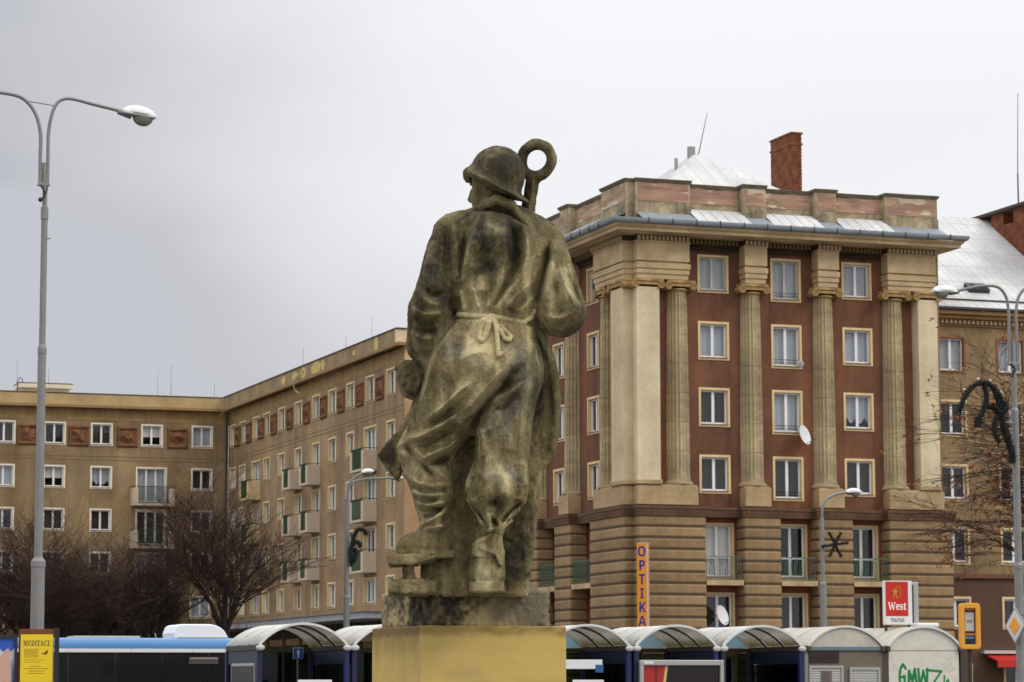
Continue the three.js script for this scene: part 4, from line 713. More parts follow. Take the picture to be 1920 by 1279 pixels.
// stone: ochre sandstone with grey bloom, green-brown film and black crust in patches, some painting shade into hollows and undersides
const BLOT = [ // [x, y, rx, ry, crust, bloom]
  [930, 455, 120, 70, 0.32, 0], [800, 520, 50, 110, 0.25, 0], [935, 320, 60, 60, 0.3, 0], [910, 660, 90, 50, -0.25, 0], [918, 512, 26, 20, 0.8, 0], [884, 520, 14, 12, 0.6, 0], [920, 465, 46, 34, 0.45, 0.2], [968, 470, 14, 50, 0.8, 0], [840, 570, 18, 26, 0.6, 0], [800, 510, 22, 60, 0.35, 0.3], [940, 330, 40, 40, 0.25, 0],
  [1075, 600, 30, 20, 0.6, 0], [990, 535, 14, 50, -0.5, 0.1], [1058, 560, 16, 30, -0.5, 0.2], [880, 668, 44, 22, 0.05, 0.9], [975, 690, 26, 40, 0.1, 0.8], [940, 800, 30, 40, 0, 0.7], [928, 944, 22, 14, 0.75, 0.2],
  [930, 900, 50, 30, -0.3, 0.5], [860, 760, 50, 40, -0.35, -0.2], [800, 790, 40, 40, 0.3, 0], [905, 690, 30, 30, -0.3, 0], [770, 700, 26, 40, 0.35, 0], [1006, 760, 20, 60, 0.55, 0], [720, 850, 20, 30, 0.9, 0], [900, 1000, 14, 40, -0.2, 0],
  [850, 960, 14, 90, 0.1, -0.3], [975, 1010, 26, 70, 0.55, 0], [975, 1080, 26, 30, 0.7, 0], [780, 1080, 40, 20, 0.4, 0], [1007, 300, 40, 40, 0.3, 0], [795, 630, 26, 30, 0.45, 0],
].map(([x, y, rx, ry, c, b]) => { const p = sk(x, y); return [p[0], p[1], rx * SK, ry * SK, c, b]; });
const STONE = { ochre: srgb(137, 122, 82), grey: srgb(116, 111, 94), green: srgb(92, 84, 49), crust: srgb(34, 28, 17), pale: srgb(190, 175, 132) };
function stoneColours(g, dark = 0, base = 1, fig = false) {
  const p = g.attributes.position, n = g.attributes.normal, col = new Float32Array(p.count * 3);
  for (let i = 0; i < p.count; i++) {
    const x = p.getX(i), y = p.getY(i), z = p.getZ(i), wx = x + (fbm(x * 9, y * 9, z * 9 + 7, 3) - 0.5) * 0.12, wy = y + (fbm(x * 9 + 40, y * 9, z * 9, 3) - 0.5) * 0.12;
    let crust = dark - (fig ? 0.34 * crestLight(x, y) : 0), bloom = 0;  // crust lowered along fold crests to paint them lighter, like highlights
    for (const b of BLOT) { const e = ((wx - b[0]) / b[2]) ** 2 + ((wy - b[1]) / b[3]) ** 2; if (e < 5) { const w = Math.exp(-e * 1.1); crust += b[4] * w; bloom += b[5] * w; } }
    const big = fbm(x * 3.2 + 9, y * 2.2, z * 3.2, 4), run = fbm(x * 15, y * 2.4, z * 15 + 3, 4), fine = fbm(x * 34, y * 34, z * 34, 3), pit = noise3(x * 85, y * 85, z * 85);
    const up = n ? n.getY(i) : 0;
    crust += (big - 0.5) * 1.0 + (run - 0.5) * 1.5 + (fine - 0.5) * 0.8 + (noise3(x * 130, y * 130, z * 130) - 0.5) * 0.35 + up * 0.2; bloom += (fbm(x * 5, y * 5 + 31, z * 5, 3) - 0.52) * 1.8;
    const gr = sstep(0.3, 0.62, fbm(x * 4 + 70, y * 3, z * 4, 3) + (fine - 0.5) * 0.5 + up * 0.1), bl = sstep(0.05, 0.7, bloom), cr = sstep(-0.3, 1.0, crust), pl = sstep(-0.05, 0.7, -crust + (fine - 0.5) * 0.9);
    for (let k = 0; k < 3; k++) {
      let v = mix(STONE.ochre[k], STONE.green[k], gr * 0.6); v = mix(v, STONE.grey[k], bl * 0.75); v = mix(v, STONE.pale[k], pl * 0.85); v = mix(v, STONE.crust[k], cr * 0.94);
      col[i * 3 + k] = base * v * (0.84 + 0.32 * pit) * (0.84 + 0.32 * fine);
    }
  }
  g.setAttribute('color', new THREE.BufferAttribute(col, 3)); return g;
}
const stoneMat = new THREE.MeshStandardMaterial({ vertexColors: true, roughness: 0.96 });
const statue = thing('stone_statue', 'weathered sandstone statue of a helmeted worker seen from behind, holding a ring-topped bar', 'statue', [6.10675, 2.21918, -17.79663], -0.342075599);
{
  const H = 0.0066;
  const fig = carve(netMesh(figureField, ...bounds(735, 290, 1110, 1075, -140, 125), H)), hand = netMesh(fistField, ...bounds(728, 640, 815, 765, -50, 50), 0.004), grip = hand.clone(), from = sk(775, 706, 0), to = sk(978, 492, -84);
  grip.translate(to[0] - from[0], to[1] - from[1], to[2] - from[2]);
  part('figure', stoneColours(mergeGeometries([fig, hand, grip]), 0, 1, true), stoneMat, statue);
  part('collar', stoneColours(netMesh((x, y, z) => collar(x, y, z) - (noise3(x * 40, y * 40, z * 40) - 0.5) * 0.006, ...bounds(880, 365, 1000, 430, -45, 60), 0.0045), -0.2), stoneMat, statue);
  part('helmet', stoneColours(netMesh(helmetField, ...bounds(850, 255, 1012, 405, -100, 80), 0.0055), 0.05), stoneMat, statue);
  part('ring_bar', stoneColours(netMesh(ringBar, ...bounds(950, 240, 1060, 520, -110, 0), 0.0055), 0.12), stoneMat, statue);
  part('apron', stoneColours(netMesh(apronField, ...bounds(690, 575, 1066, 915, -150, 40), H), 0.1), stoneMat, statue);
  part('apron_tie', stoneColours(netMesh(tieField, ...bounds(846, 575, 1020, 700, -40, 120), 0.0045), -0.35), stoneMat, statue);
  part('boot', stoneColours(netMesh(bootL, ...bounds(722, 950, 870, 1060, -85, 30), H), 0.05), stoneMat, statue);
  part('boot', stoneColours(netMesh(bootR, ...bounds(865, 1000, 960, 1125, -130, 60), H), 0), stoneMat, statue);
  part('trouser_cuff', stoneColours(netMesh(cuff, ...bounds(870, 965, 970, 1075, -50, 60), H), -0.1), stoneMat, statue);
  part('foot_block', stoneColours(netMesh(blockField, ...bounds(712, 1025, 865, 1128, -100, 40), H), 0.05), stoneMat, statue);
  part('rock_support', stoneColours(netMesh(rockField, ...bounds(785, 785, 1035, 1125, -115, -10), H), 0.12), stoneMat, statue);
}
{ // stone slab under the figure; its own frame follows the pedestal, set square to the street
  const t = new THREE.Vector3(6.10675, 2.21918, -17.79663), c = Math.cos(0.342075599), s = Math.sin(0.342075599);
  const x0 = 5.776, x1 = 6.728, z1 = -18.04, z0 = -19.03, cx = (x0 + x1) / 2, cz = (z0 + z1) / 2, hx = (x1 - x0) / 2, hz = (z1 - z0) / 2;
  const slab = (x, y, z) => {
    const X = Math.abs(x - cx), Z = Math.abs(z - cz), yb = 1.99 - t.y, yt = 0.022, qx = X - hx + 0.025, qz = Z - hz + 0.025, qy = Math.abs(y - (yt + yb) / 2) - (yt - yb) / 2 + 0.025, ch = (X - hx + Z - hz + 0.07) * 0.707;
    const d = Math.hypot(Math.max(qx, 0), Math.max(qy, 0), Math.max(qz, 0)) + Math.min(Math.max(qx, qy, qz), 0) - 0.025;
    return Math.max(d, ch) - (fbm(x * 9, y * 9, z * 9, 3) - 0.5) * 0.03 - (fbm(x * 34, y * 34, z * 34, 3) - 0.5) * 0.026;
  };
  const g = netMesh(slab, [x0 - 0.05, -0.26, z0 - 0.05], [x1 + 0.05, 0.08, z1 + 0.05], 0.0066), p = g.attributes.position, col = new Float32Array(p.count * 3);
  const A = srgb(178, 158, 112), Bc = srgb(112, 102, 80), C = srgb(44, 37, 26);
  for (let i = 0; i < p.count; i++) {
    const x = p.getX(i), y = p.getY(i), z = p.getZ(i), left = sstep(6.3, 5.95, x - (z - z1) * 0.6), n = fbm(x * 5, y * 5, z * 5, 4), f = fbm(x * 30, y * 30, z * 30, 3);
    const cr = sstep(-0.15, 0.95, left * 0.7 + (n - 0.5) * 1.4 + (f - 0.5) * 1.3 - 0.02 + (y > -0.02 ? 0.2 : 0)), gr = sstep(0.35, 0.65, fbm(x * 6 + 9, y * 6, z * 6, 3) + (x > 6.45 ? 0.14 : 0));
    for (let k = 0; k < 3; k++) col[i * 3 + k] = mix(mix(A[k], Bc[k], gr), C[k], cr) * (0.85 + 0.3 * f);
    p.setXYZ(i, c * (x - t.x) + s * (z - t.z), y, -s * (x - t.x) + c * (z - t.z));
  }
  g.setAttribute('color', new THREE.BufferAttribute(col, 3)); g.computeVertexNormals();
  part('base_slab', g, stoneMat, statue);
}
{ // yellow rendered pedestal
  const w = 1.046, d = 1.105, h = 2.0;
  const t = thing('pedestal', 'yellow rendered square pedestal under the stone statue', 'pedestal', [5.751 + w / 2, 0, -18 - d / 2]);
  const ye = srgb(196, 166, 94), di = srgb(96, 76, 40), gy = srgb(168, 146, 94);
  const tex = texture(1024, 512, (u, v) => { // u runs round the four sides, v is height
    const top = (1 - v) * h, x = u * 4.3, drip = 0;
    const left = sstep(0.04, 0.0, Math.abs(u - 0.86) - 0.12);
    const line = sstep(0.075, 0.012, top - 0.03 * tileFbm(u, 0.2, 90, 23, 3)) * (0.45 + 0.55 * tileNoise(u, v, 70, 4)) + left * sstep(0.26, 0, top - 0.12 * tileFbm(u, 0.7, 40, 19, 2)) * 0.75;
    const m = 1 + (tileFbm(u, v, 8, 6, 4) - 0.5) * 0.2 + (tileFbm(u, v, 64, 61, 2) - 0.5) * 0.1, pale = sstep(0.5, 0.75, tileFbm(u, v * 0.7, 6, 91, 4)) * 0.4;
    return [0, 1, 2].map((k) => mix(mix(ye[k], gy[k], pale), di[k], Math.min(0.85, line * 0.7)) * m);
  });
  tex.repeat.set(1, 1);
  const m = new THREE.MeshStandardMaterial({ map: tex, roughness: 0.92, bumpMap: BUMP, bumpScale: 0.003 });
  const g = new RoundedBoxGeometry(w, h, d, 3, 0.012).toNonIndexed(); g.translate(0, h / 2, 0);
  const p = g.attributes.position, n = g.attributes.normal, uv = g.attributes.uv;
  for (let i = 0; i < p.count; i++) { // unroll: front, right, back, left
    const x = p.getX(i), z = p.getZ(i), ax = Math.abs(n.getX(i)), az = Math.abs(n.getZ(i)); let q;
    if (az >= ax && n.getZ(i) > 0) q = x + w / 2; else if (ax > az && n.getX(i) > 0) q = w + (d / 2 - z); else if (az >= ax) q = w + d + (w / 2 - x); else q = 2 * w + d + (z + d / 2);
    uv.setXY(i, q / 4.3, p.getY(i) / h);
  }
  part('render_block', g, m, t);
}

// ---------------------------------------------------------------- street furniture, signs, vehicles
function canvasTex(w, h, draw) { const c = document.createElement('canvas'); c.width = w; c.height = h; draw(c.getContext('2d'), w, h); const t = new THREE.CanvasTexture(c); t.colorSpace = THREE.SRGBColorSpace; t.anisotropy = 8; return t; }
function printed(tex, rough = 0.5) { return new THREE.MeshStandardMaterial({ map: tex, roughness: rough }); }
function sheet(w, h, x, y, z, turn = 0) { return new THREE.PlaneGeometry(w, h).rotateY(turn).translate(x, y, z); }
const galv = mottled([0.24, 0.235, 0.225], 0.1, 0.55, { metal: 0.2, bump: 0.001, metres: 1.1 }), galvDark = mottled([0.2, 0.2, 0.2], 0.1, 0.55, { metal: 0.3, bump: 0.001 }), lampGlass = new THREE.MeshPhysicalMaterial({ color: new THREE.Color().setRGB(0.3, 0.28, 0.24), transmission: 0.4, roughness: 0.25, thickness: 0 }), lampTop = plain([0.72, 0.73, 0.7], 0.45);
function lampHead(owner, x, y, z, dir, len = 0.5, slope = -0.08) { // points along dir (an angle in plan), hung on the end of an arm
  const g = sub('lamp_head', owner); g.position.set(x, y, z); g.rotation.set(0, dir, slope, 'YXZ');
  const top = new THREE.SphereGeometry(0.5, 20, 10, 0, Math.PI * 2, 0, Math.PI / 2); top.scale(len, 0.26, 0.26).translate(len * 0.5, 0, 0);
  part('housing', [metreUV(top), rbox(len * 0.02, len * 0.98, -0.035, 0.02, -0.105, 0.105, 0.02)], lampTop, g);
  const bowl = new THREE.SphereGeometry(0.5, 18, 8, 0, Math.PI * 2, Math.PI / 2, Math.PI / 2); bowl.scale(len * 0.6, 0.28, 0.2).translate(len * 0.62, -0.03, 0);
  part('bowl', metreUV(bowl), lampGlass, g); part('neck', metreUV(cyl([-0.06, -0.02, 0], [len * 0.28, -0.035, 0], 0.035, 0.06, 10)), galvDark, g);
  return g;
}
function pole(owner, x, z, steps, mat = galv) { // steps: [[y, radius], ...] with a collar at each change
  for (let i = 0; i + 1 < steps.length; i++) { const [y0, r0] = steps[i], [y1] = steps[i + 1]; part('pole', metreUV(cyl([x, y0, z], [x, y1, z], r0, r0 * 0.97, 18)), mat, owner); if (i) part('collar', [metreUV(cyl([x, y0 - 0.09, z], [x, y0 - 0.01, z], steps[i - 1][1] * 1.06, steps[i - 1][1] * 1.06, 18)), metreUV(cyl([x, y0 - 0.01, z], [x, y0 + 0.05, z], steps[i - 1][1] * 1.04, r0, 18))], mat, owner); }
}
const lamp1 = thing('street_lamp', 'tall double armed grey street lamp behind the yellow poster at left', 'street lamp', [0, 0, 0]);
{
  const x = 7.205, z = -40.6;
  pole(lamp1, x, z, [[0, 0.1], [3.4, 0.062], [6.49, 0.048], [8.5, 0.036], [9.05, 0.036]]);
  part('sleeve', metreUV(cyl([x, 8.38, z], [x, 8.56, z], 0.056, 0.056, 16)), galv, lamp1);
  for (const s of [-1, 1]) part('arm', metreUV(tube(s < 0 ? [[x - 0.075, 8.88, z], [x - 0.078, 9.3, z], [x - 0.085, 9.68, z], [x - 0.17, 9.97, z - 0.01], [x - 0.34, 10.16, z - 0.02], [x - 0.56, 10.22, z - 0.03], [x - 1.5, 10.24, z - 0.08]] : [[x + 0.035, 8.88, z], [x + 0.035, 9.3, z], [x + 0.04, 9.7, z], [x + 0.09, 9.98, z], [x + 0.17, 10.14, z - 0.01], [x + 0.3, 10.205, z - 0.02], [x + 0.75, 10.145, z - 0.06], [x + 1.16, 10.08, z - 0.1]], s < 0 ? 0.027 : 0.026, 48, 10)), galv, lamp1);
  part('bracket', [rbox(x - 0.11, x + 0.065, 8.87, 8.92, z - 0.03, z + 0.03, 0.01), metreUV(cyl([x - 0.022, 8.86, z], [x - 0.022, 9.22, z], 0.026, 0.026, 12))], galv, lamp1);
  part('tie_rod', metreUV(cyl([x - 0.26, 10.12, z], [x + 0.12, 10.08, z], 0.008, 0.008, 6)), galvDark, lamp1);
  part('cable_tail', [metreUV(tube([[x - 0.07, 8.88, z + 0.03], [x - 0.03, 8.8, z + 0.06], [x - 0.02, 8.72, z + 0.05], [x - 0.07, 8.66, z + 0.06]], 0.016, 16, 6)), metreUV(new THREE.SphereGeometry(0.035, 10, 8).translate(x - 0.075, 8.66, z + 0.06)), metreUV(tube([[x + 0.03, 8.88, z + 0.03], [x + 0.02, 8.8, z + 0.05], [x - 0.01, 8.74, z + 0.05]], 0.008, 12, 5))], plain([0.02, 0.02, 0.02], 0.6), lamp1);
  part('bolt', metreUV(cyl([x + 0.03, 8.1, z + 0.01], [x + 0.09, 8.1, z + 0.01], 0.01, 0.01, 6)), galvDark, lamp1);
  lampHead(lamp1, x + 1.14, 10.085, z - 0.1, 0.08, 0.53, -0.1); lampHead(lamp1, x - 1.45, 10.24, z - 0.08, Math.PI + 0.08, 0.53, 0.05);
}
const lamp2 = thing('street_lamp', 'double armed grey street lamp with a road sign, behind the last kiosk at right', 'street lamp', [0, 0, 0]);
{
  const x = 31.06, z = -54.5;
  pole(lamp2, x + 0.1, z, [[0, 0.1], [4.2, 0.082], [7.6, 0.058], [9.12, 0.045]]);
  part('arm', metreUV(tube([[x, 8.6, z], [x, 9.3, z], [x, 9.85, z], [x - 0.07, 10.15, z], [x - 0.23, 10.32, z - 0.02], [x - 0.55, 10.34, z - 0.06], [x - 1.25, 10.2, z - 0.16]], 0.034, 48, 10)), galv, lamp2);
  part('arm', metreUV(tube([[x + 0.19, 8.6, z], [x + 0.19, 9.3, z], [x + 0.2, 9.85, z], [x + 0.28, 10.15, z], [x + 0.44, 10.32, z + 0.02], [x + 0.8, 10.36, z + 0.06], [x + 1.5, 10.3, z + 0.16]], 0.034, 48, 10)), galv, lamp2);
  part('bracket', [rbox(x - 0.05, x + 0.24, 8.58, 8.66, z - 0.05, z + 0.05, 0.01), metreUV(cyl([x + 0.095, 8.5, z], [x + 0.095, 9.15, z], 0.036, 0.036, 12))], galv, lamp2);
  part('cable_tail', metreUV(tube([[x + 0.0, 8.62, z + 0.05], [x + 0.08, 8.5, z + 0.08], [x + 0.03, 8.4, z + 0.07], [x + 0.0, 8.33, z + 0.07]], 0.03, 16, 6)), plain([0.02, 0.02, 0.02], 0.6), lamp2);
  lampHead(lamp2, x - 1.2, 10.2, z - 0.16, Math.PI + 0.1, 0.62, -0.03); lampHead(lamp2, x + 1.5, 10.3, z + 0.16, 0.1, 0.62, 0);
}
const lamp3 = thing('street_lamp', 'thin grey street lamp with a dark garland, left of the statue before the pink balconies', 'street lamp', [0, 0, 0]);
{
  const x = 32.24, z = -110.7; pole(lamp3, x, z, [[0, 0.13], [5.2, 0.1], [9.2, 0.075]], galvDark);
  part('arm', metreUV(tube([[x, 9.15, z], [x + 0.04, 9.6, z], [x + 0.16, 9.92, z], [x + 0.42, 10.14, z], [x + 0.75, 10.3, z - 0.05]], 0.05, 30, 8)), galvDark, lamp3);
  part('arm', metreUV(tube([[x + 0.03, 9.15, z - 0.05], [x + 0.1, 9.6, z - 0.05], [x + 0.3, 9.88, z - 0.1], [x + 0.8, 10.02, z - 0.2], [x + 2.1, 10.14, z - 0.6]], 0.045, 30, 8)), galvDark, lamp3);
  lampHead(lamp3, x + 0.62, 10.3, z - 0.05, 0.15, 0.55, 0.12); lampHead(lamp3, x + 2.1, 10.14, z - 0.6, 0.25, 0.5, 0.05);
}
const lamp4 = thing('street_lamp', 'single armed grey street lamp with a star before the ribbed columns base', 'street lamp', [0, 0, 0]);
{
  const x = 41.8, z = -86.2; pole(lamp4, x, z, [[0, 0.115], [5.0, 0.07], [7.2, 0.055]]);
  part('arm', metreUV(tube([[x, 7.15, z], [x + 0.02, 7.5, z], [x + 0.16, 7.8, z], [x + 0.46, 7.98, z], [x + 0.98, 8.1, z - 0.04]], 0.045, 30, 8)), galv, lamp4);
  lampHead(lamp4, x + 0.92, 8.1, z - 0.04, 0.1, 0.62, 0.03);
}
// winter decorations: wire shapes wound with dark green tinsel
const tinsel = plain([0.009, 0.009, 0.006], 0.95), bulb = plain([0.75, 0.76, 0.78], 0.3);
function garland(list, r, seed) {
  const R = rng(seed), out = [];
  for (const pts of list) {
    const c = new THREE.CatmullRomCurve3(pts.map((p) => new THREE.Vector3(...p)), false, 'centripetal'), L = c.getLength(), n = Math.round(L / 0.006); out.push(metreUV(new THREE.TubeGeometry(c, 30, r * 0.45, 6)));
    for (let i = 0; i < n; i++) { const p = c.getPointAt(i / n), d = new THREE.Vector3(R() - 0.5, R() - 0.5, R() - 0.5).normalize().multiplyScalar(r * (0.7 + R() * 0.6)), g = new THREE.ConeGeometry(r * 0.16, d.length(), 3, 1, true).translate(0, d.length() / 2, 0); g.applyQuaternion(new THREE.Quaternion().setFromUnitVectors(new THREE.Vector3(0, 1, 0), d.clone().normalize())).translate(p.x, p.y, p.z); out.push(g); }
  }
  return join(out.map((g) => metreUV(g)));
}
{
  const z = -86.05, cx = 42.2, cy = 6.3, arms = []; for (const a of [8, 62, 118, 188, 242, 298]) { const t = a * Math.PI / 180; arms.push([[cx, cy, z], [cx + Math.cos(t) * 0.27, cy + Math.sin(t) * 0.28, z], [cx + Math.cos(t) * 0.5, cy + Math.sin(t) * 0.46, z]]); }
  const t = thing('star_decoration', 'dark green six armed tinsel star hung on the lamp before the corner building', 'decoration', [0, 0, 0]); part('tinsel', garland(arms, 0.1, 3), tinsel, t); part('holder', metreUV(cyl([41.8, cy, -86.2], [cx, cy, z], 0.02)), galvDark, t);
  const z3 = -110.4, u = thing('swirl_decoration', 'dark green curled tinsel decoration on the thin lamp left of the statue', 'decoration', [0, 0, 0]);
  part('tinsel', garland([[[32.36, 6.45, z3], [32.32, 7.0, z3], [32.42, 7.5, z3], [32.56, 7.85, z3], [32.74, 7.95, z3], [32.92, 7.88, z3], [32.98, 7.72, z3]], [[32.4, 7.3, z3], [32.58, 7.42, z3], [32.72, 7.35, z3], [32.7, 7.2, z3]], [[32.34, 6.6, z3], [32.5, 6.75, z3], [32.55, 7.0, z3], [32.44, 7.15, z3]]], 0.17, 7), tinsel, u); part('holder', metreUV(cyl([32.24, 7.2, -110.7], [32.34, 7.2, z3], 0.03)), galvDark, u);
  const z2 = -54.2, v = thing('garland_decoration', 'large dark tinsel comet decoration on the right hand lamp among rusty leaves', 'decoration', [0, 0, 0]);
  part('tinsel', garland([[[29.62, 7.5, z2], [29.78, 7.85, z2], [30.02, 8.08, z2], [30.25, 8.15, z2], [30.52, 8.0, z2], [30.68, 7.72, z2]], [[30.5, 7.98, z2], [30.62, 7.6, z2], [30.72, 7.1, z2], [30.86, 6.75, z2], [30.9, 6.5, z2]], [[30.25, 8.1, z2], [30.3, 7.85, z2], [30.24, 7.6, z2], [30.1, 7.35, z2], [30.04, 7.22, z2]], [[30.62, 7.5, z2], [30.5, 7.3, z2], [30.48, 7.05, z2], [30.6, 6.85, z2]], [[30.3, 7.62, z2], [30.55, 7.6, z2], [30.78, 7.72, z2]]], 0.12, 11), tinsel, v); part('tinsel', garland([[[30.66, 7.4, z2], [30.76, 7.0, z2], [30.88, 6.62, z2], [30.9, 6.4, z2]], [[30.45, 7.66, z2], [30.62, 7.5, z2], [30.8, 7.62, z2]], [[30.12, 7.36, z2], [30.03, 7.18, z2]]], 0.15, 17), tinsel, v);
  for (const [a, b] of [[29.75, 7.98], [30.1, 8.22], [30.4, 8.2], [30.66, 7.95]]) part('bulb', metreUV(new THREE.SphereGeometry(0.026, 8, 6).translate(a, b, z2)), bulb, v); part('holder', metreUV(cyl([31.16, 7.3, -54.5], [30.7, 7.3, z2], 0.02)), galvDark, v);
}
{ // priority road sign strapped to the right lamp
  const t = thing('priority_sign', 'yellow and white diamond priority road sign on the right hand street lamp', 'road sign', [30.95, 2.86, -54.3], -1.5), d = (r, dep) => metreUV(new THREE.ExtrudeGeometry(new THREE.Shape([[0, -r], [r, 0], [0, r], [-r, 0]].map((p) => new THREE.Vector2(...p))), { depth: dep, bevelEnabled: true, bevelSize: 0.012, bevelThickness: 0.006, bevelSegments: 2 }));
  part('back_plate', d(0.385, 0.02), plain([0.3, 0.3, 0.3], 0.5, 0.4), t); part('white_face', d(0.335, 0.004).translate(0, 0, 0.026), plain([0.62, 0.64, 0.66], 0.4), t); part('yellow_face', d(0.2, 0.003).translate(0, 0, 0.037), plain(srgb(236, 160, 30), 0.4), t);
  part('clamp', metreUV(cyl([0, 0.25, -0.02], [0.1, 0.25, -0.16], 0.02)), galvDark, t);
}
{ // one-way sign in the left shelter
  const t = thing('one_way_sign', 'small blue square road sign with a white arrow under the left shelter roof', 'road sign', [17.55, 2.36, -64.3]);
  part('plate', rbox(-0.125, 0.125, -0.13, 0.13, 0, 0.02, 0.008), plain([0.7, 0.72, 0.75], 0.4), t);
  part('face', sheet(0.235, 0.245, 0, 0, 0.022), printed(canvasTex(96, 100, (c, w, h) => { c.fillStyle = '#1b4aa8'; c.fillRect(0, 0, w, h); c.fillStyle = '#e8ecf2'; c.fillRect(41, 40, 14, 48); c.beginPath(); c.moveTo(48, 12); c.lineTo(66, 42); c.lineTo(30, 42); c.fill(); })), t);
  part('post', metreUV(cyl([0, -2.36, -0.03], [0, 0.13, -0.03], 0.03)), galvDark, t);
}
{ // poster board at the foot of the left lamp
  const t = thing('notice_board', 'brown board on the left lamp carrying a yellow poster', 'notice board', [7.1, 2.05, -40.05], -0.05);
  part('board', rbox(-0.245, 0.245, -0.46, 0.36, -0.03, 0, 0.006), mottled(srgb(120, 66, 30), 0.25), t); part('rear_frame', [box(0.262, 0.325, -0.9, 0.38, -0.06, -0.01), box(-0.25, 0.325, -0.9, -0.47, -0.06, -0.03)], plain([0.012, 0.012, 0.014], 0.4), t); part('pale_panel', box(0.15, 0.26, -0.9, 0.05, -0.05, -0.035), plain(srgb(150, 190, 206), 0.5), t);
  const p = thing('yellow_poster', 'yellow paper poster headed MEDITACE pinned to the brown board', 'poster', [7.105, 2.0, -40.04], -0.05);
  part('paper', new THREE.PlaneGeometry(0.455, 0.67, 8, 10).translate(0, 0, 0.008), printed(canvasTex(512, 756, (c, w, h) => {
    c.fillStyle = '#e6c41c'; c.fillRect(0, 0, w, h); c.fillStyle = '#2a1408'; c.save(); c.scale(0.82, 1.25); c.font = 'bold 96px serif'; c.textAlign = 'center'; c.fillText('MEDITACE', w / 2 / 0.82, 148); c.restore();
    c.fillStyle = 'rgba(70,52,10,0.75)'; for (let i = 0; i < 8; i++) c.fillRect(56, 232 + i * 18, 240 - (i % 3) * 16, 7); for (let i = 0; i < 3; i++) c.fillRect(60, 400 + i * 22, 330 - i * 40, 5);
    c.fillStyle = '#4a3a10'; c.beginPath(); c.ellipse(400, 300, 34, 20, -0.5, 0, 7); c.fill(); c.beginPath(); c.ellipse(418, 270, 16, 20, 0.3, 0, 7); c.fill(); c.beginPath(); c.ellipse(350, 306, 12, 16, 0.3, 0, 7); c.fill();
    c.fillStyle = 'rgba(60,44,8,0.85)'; [[150, 170], [60, 380], [140, 250], [130, 240]].forEach(([x, l], i) => { for (let k = 0; k < l; k += 22) c.fillRect(x + k, 500 + i * 38, 15, 13); });
  }), 0.7), p);
}
{
  const t = thing('advert_stand', 'advertising stand with a pink and blue picture at the left edge', 'advertising panel', [6.5, 0, -40.1], -0.05);
  part('frame', [box(-0.5, -0.46, 0.6, 2.33, -0.06, 0.02), box(0.3, 0.34, 0.6, 2.33, -0.06, 0.02), box(-0.46, 0.3, 2.28, 2.33, -0.06, 0.02), box(-0.46, 0.3, 0.6, 0.66, -0.06, 0.02), box(-0.46, 0.3, 0.66, 2.28, -0.05, -0.02)], plain([0.015, 0.015, 0.017], 0.4), t); part('leg', box(-0.45, -0.38, 0, 0.6, -0.05, 0), galvDark, t); part('leg', box(0.22, 0.29, 0, 0.6, -0.05, 0), galvDark, t);
  part('picture', sheet(0.76, 1.62, -0.08, 1.47, -0.015), printed(canvasTex(384, 820, (c, w, h) => {
    const g = c.createLinearGradient(0, 0, 0, h); g.addColorStop(0, '#b9bcc6'); g.addColorStop(0.16, '#c8c2c4'); g.addColorStop(0.3, '#5b6a94'); g.addColorStop(0.5, '#2b4a8c'); c.fillStyle = g; c.fillRect(0, 0, w, h);
    c.fillStyle = '#2456b8'; c.beginPath(); c.ellipse(330, 40, 60, 60, 0.3, 0, 7); c.fill(); c.fillStyle = '#caa08c'; c.beginPath(); c.moveTo(250, 300); c.quadraticCurveTo(260, 120, 340, 70); c.quadraticCurveTo(372, 110, 350, 150); c.quadraticCurveTo(380, 260, 360, 400); c.lineTo(230, 420); c.fill();
    c.fillStyle = '#b87a60'; c.beginPath(); c.ellipse(280, 430, 70, 130, 0.4, 0, 7); c.fill(); c.fillStyle = '#c85a86'; c.beginPath(); c.ellipse(180, 260, 50, 90, -0.4, 0, 7); c.fill(); c.fillStyle = '#d8b09c'; c.beginPath(); c.ellipse(210, 380, 70, 60, 0.1, 0, 7); c.fill();
  }), 0.35), t);
}
// ---- shelters: barrel roofs side by side along one line
const polyTex = texture(256, 256, (x, y) => { const e = sstep(0.17, 0.0, y) + sstep(0.83, 1, y), d = Math.min(1, e * (0.4 + 1.1 * tileFbm(x, y, 14, 4, 3))), s = (tileFbm(x, y * 0.12, 40, 8, 3) - 0.5) * 0.35, m = 1 + s, c = srgb(190, 186, 171), g = srgb(112, 98, 52); return [0, 1, 2].map((k) => mix(c[k], g[k], d) * m); });
polyTex.repeat.set(1, 1);
const poly = new THREE.MeshPhysicalMaterial({ map: polyTex, transmission: 0.5, roughness: 0.75, thickness: 0 }), trimWhite = plain([0.66, 0.66, 0.63], 0.5), beamM = plain([0.05, 0.043, 0.036], 0.7), blueM = plain(srgb(13, 24, 62), 0.5), blueBright = plain(srgb(14, 27, 80), 0.5), shelterGlass = new THREE.MeshPhysicalMaterial({ color: new THREE.Color().setRGB(0.25, 0.28, 0.27), transmission: 1, thickness: 0, roughness: 0.03, specularIntensity: 0.4 }), skyPanel = new THREE.MeshPhysicalMaterial({ color: new THREE.Color().setRGB(0.62, 0.86, 0.98), transmission: 0.4, roughness: 0.8, thickness: 0 }), silver = plain([0.42, 0.41, 0.39], 0.4, 0.4), whiteKiosk = mottled(srgb(188, 182, 168), 0.12, 0.7, { streak: 0.2, metres: 2.7 });
const Z0 = -62, Z1 = -65, SPR = 2.53, RISE = 0.47;
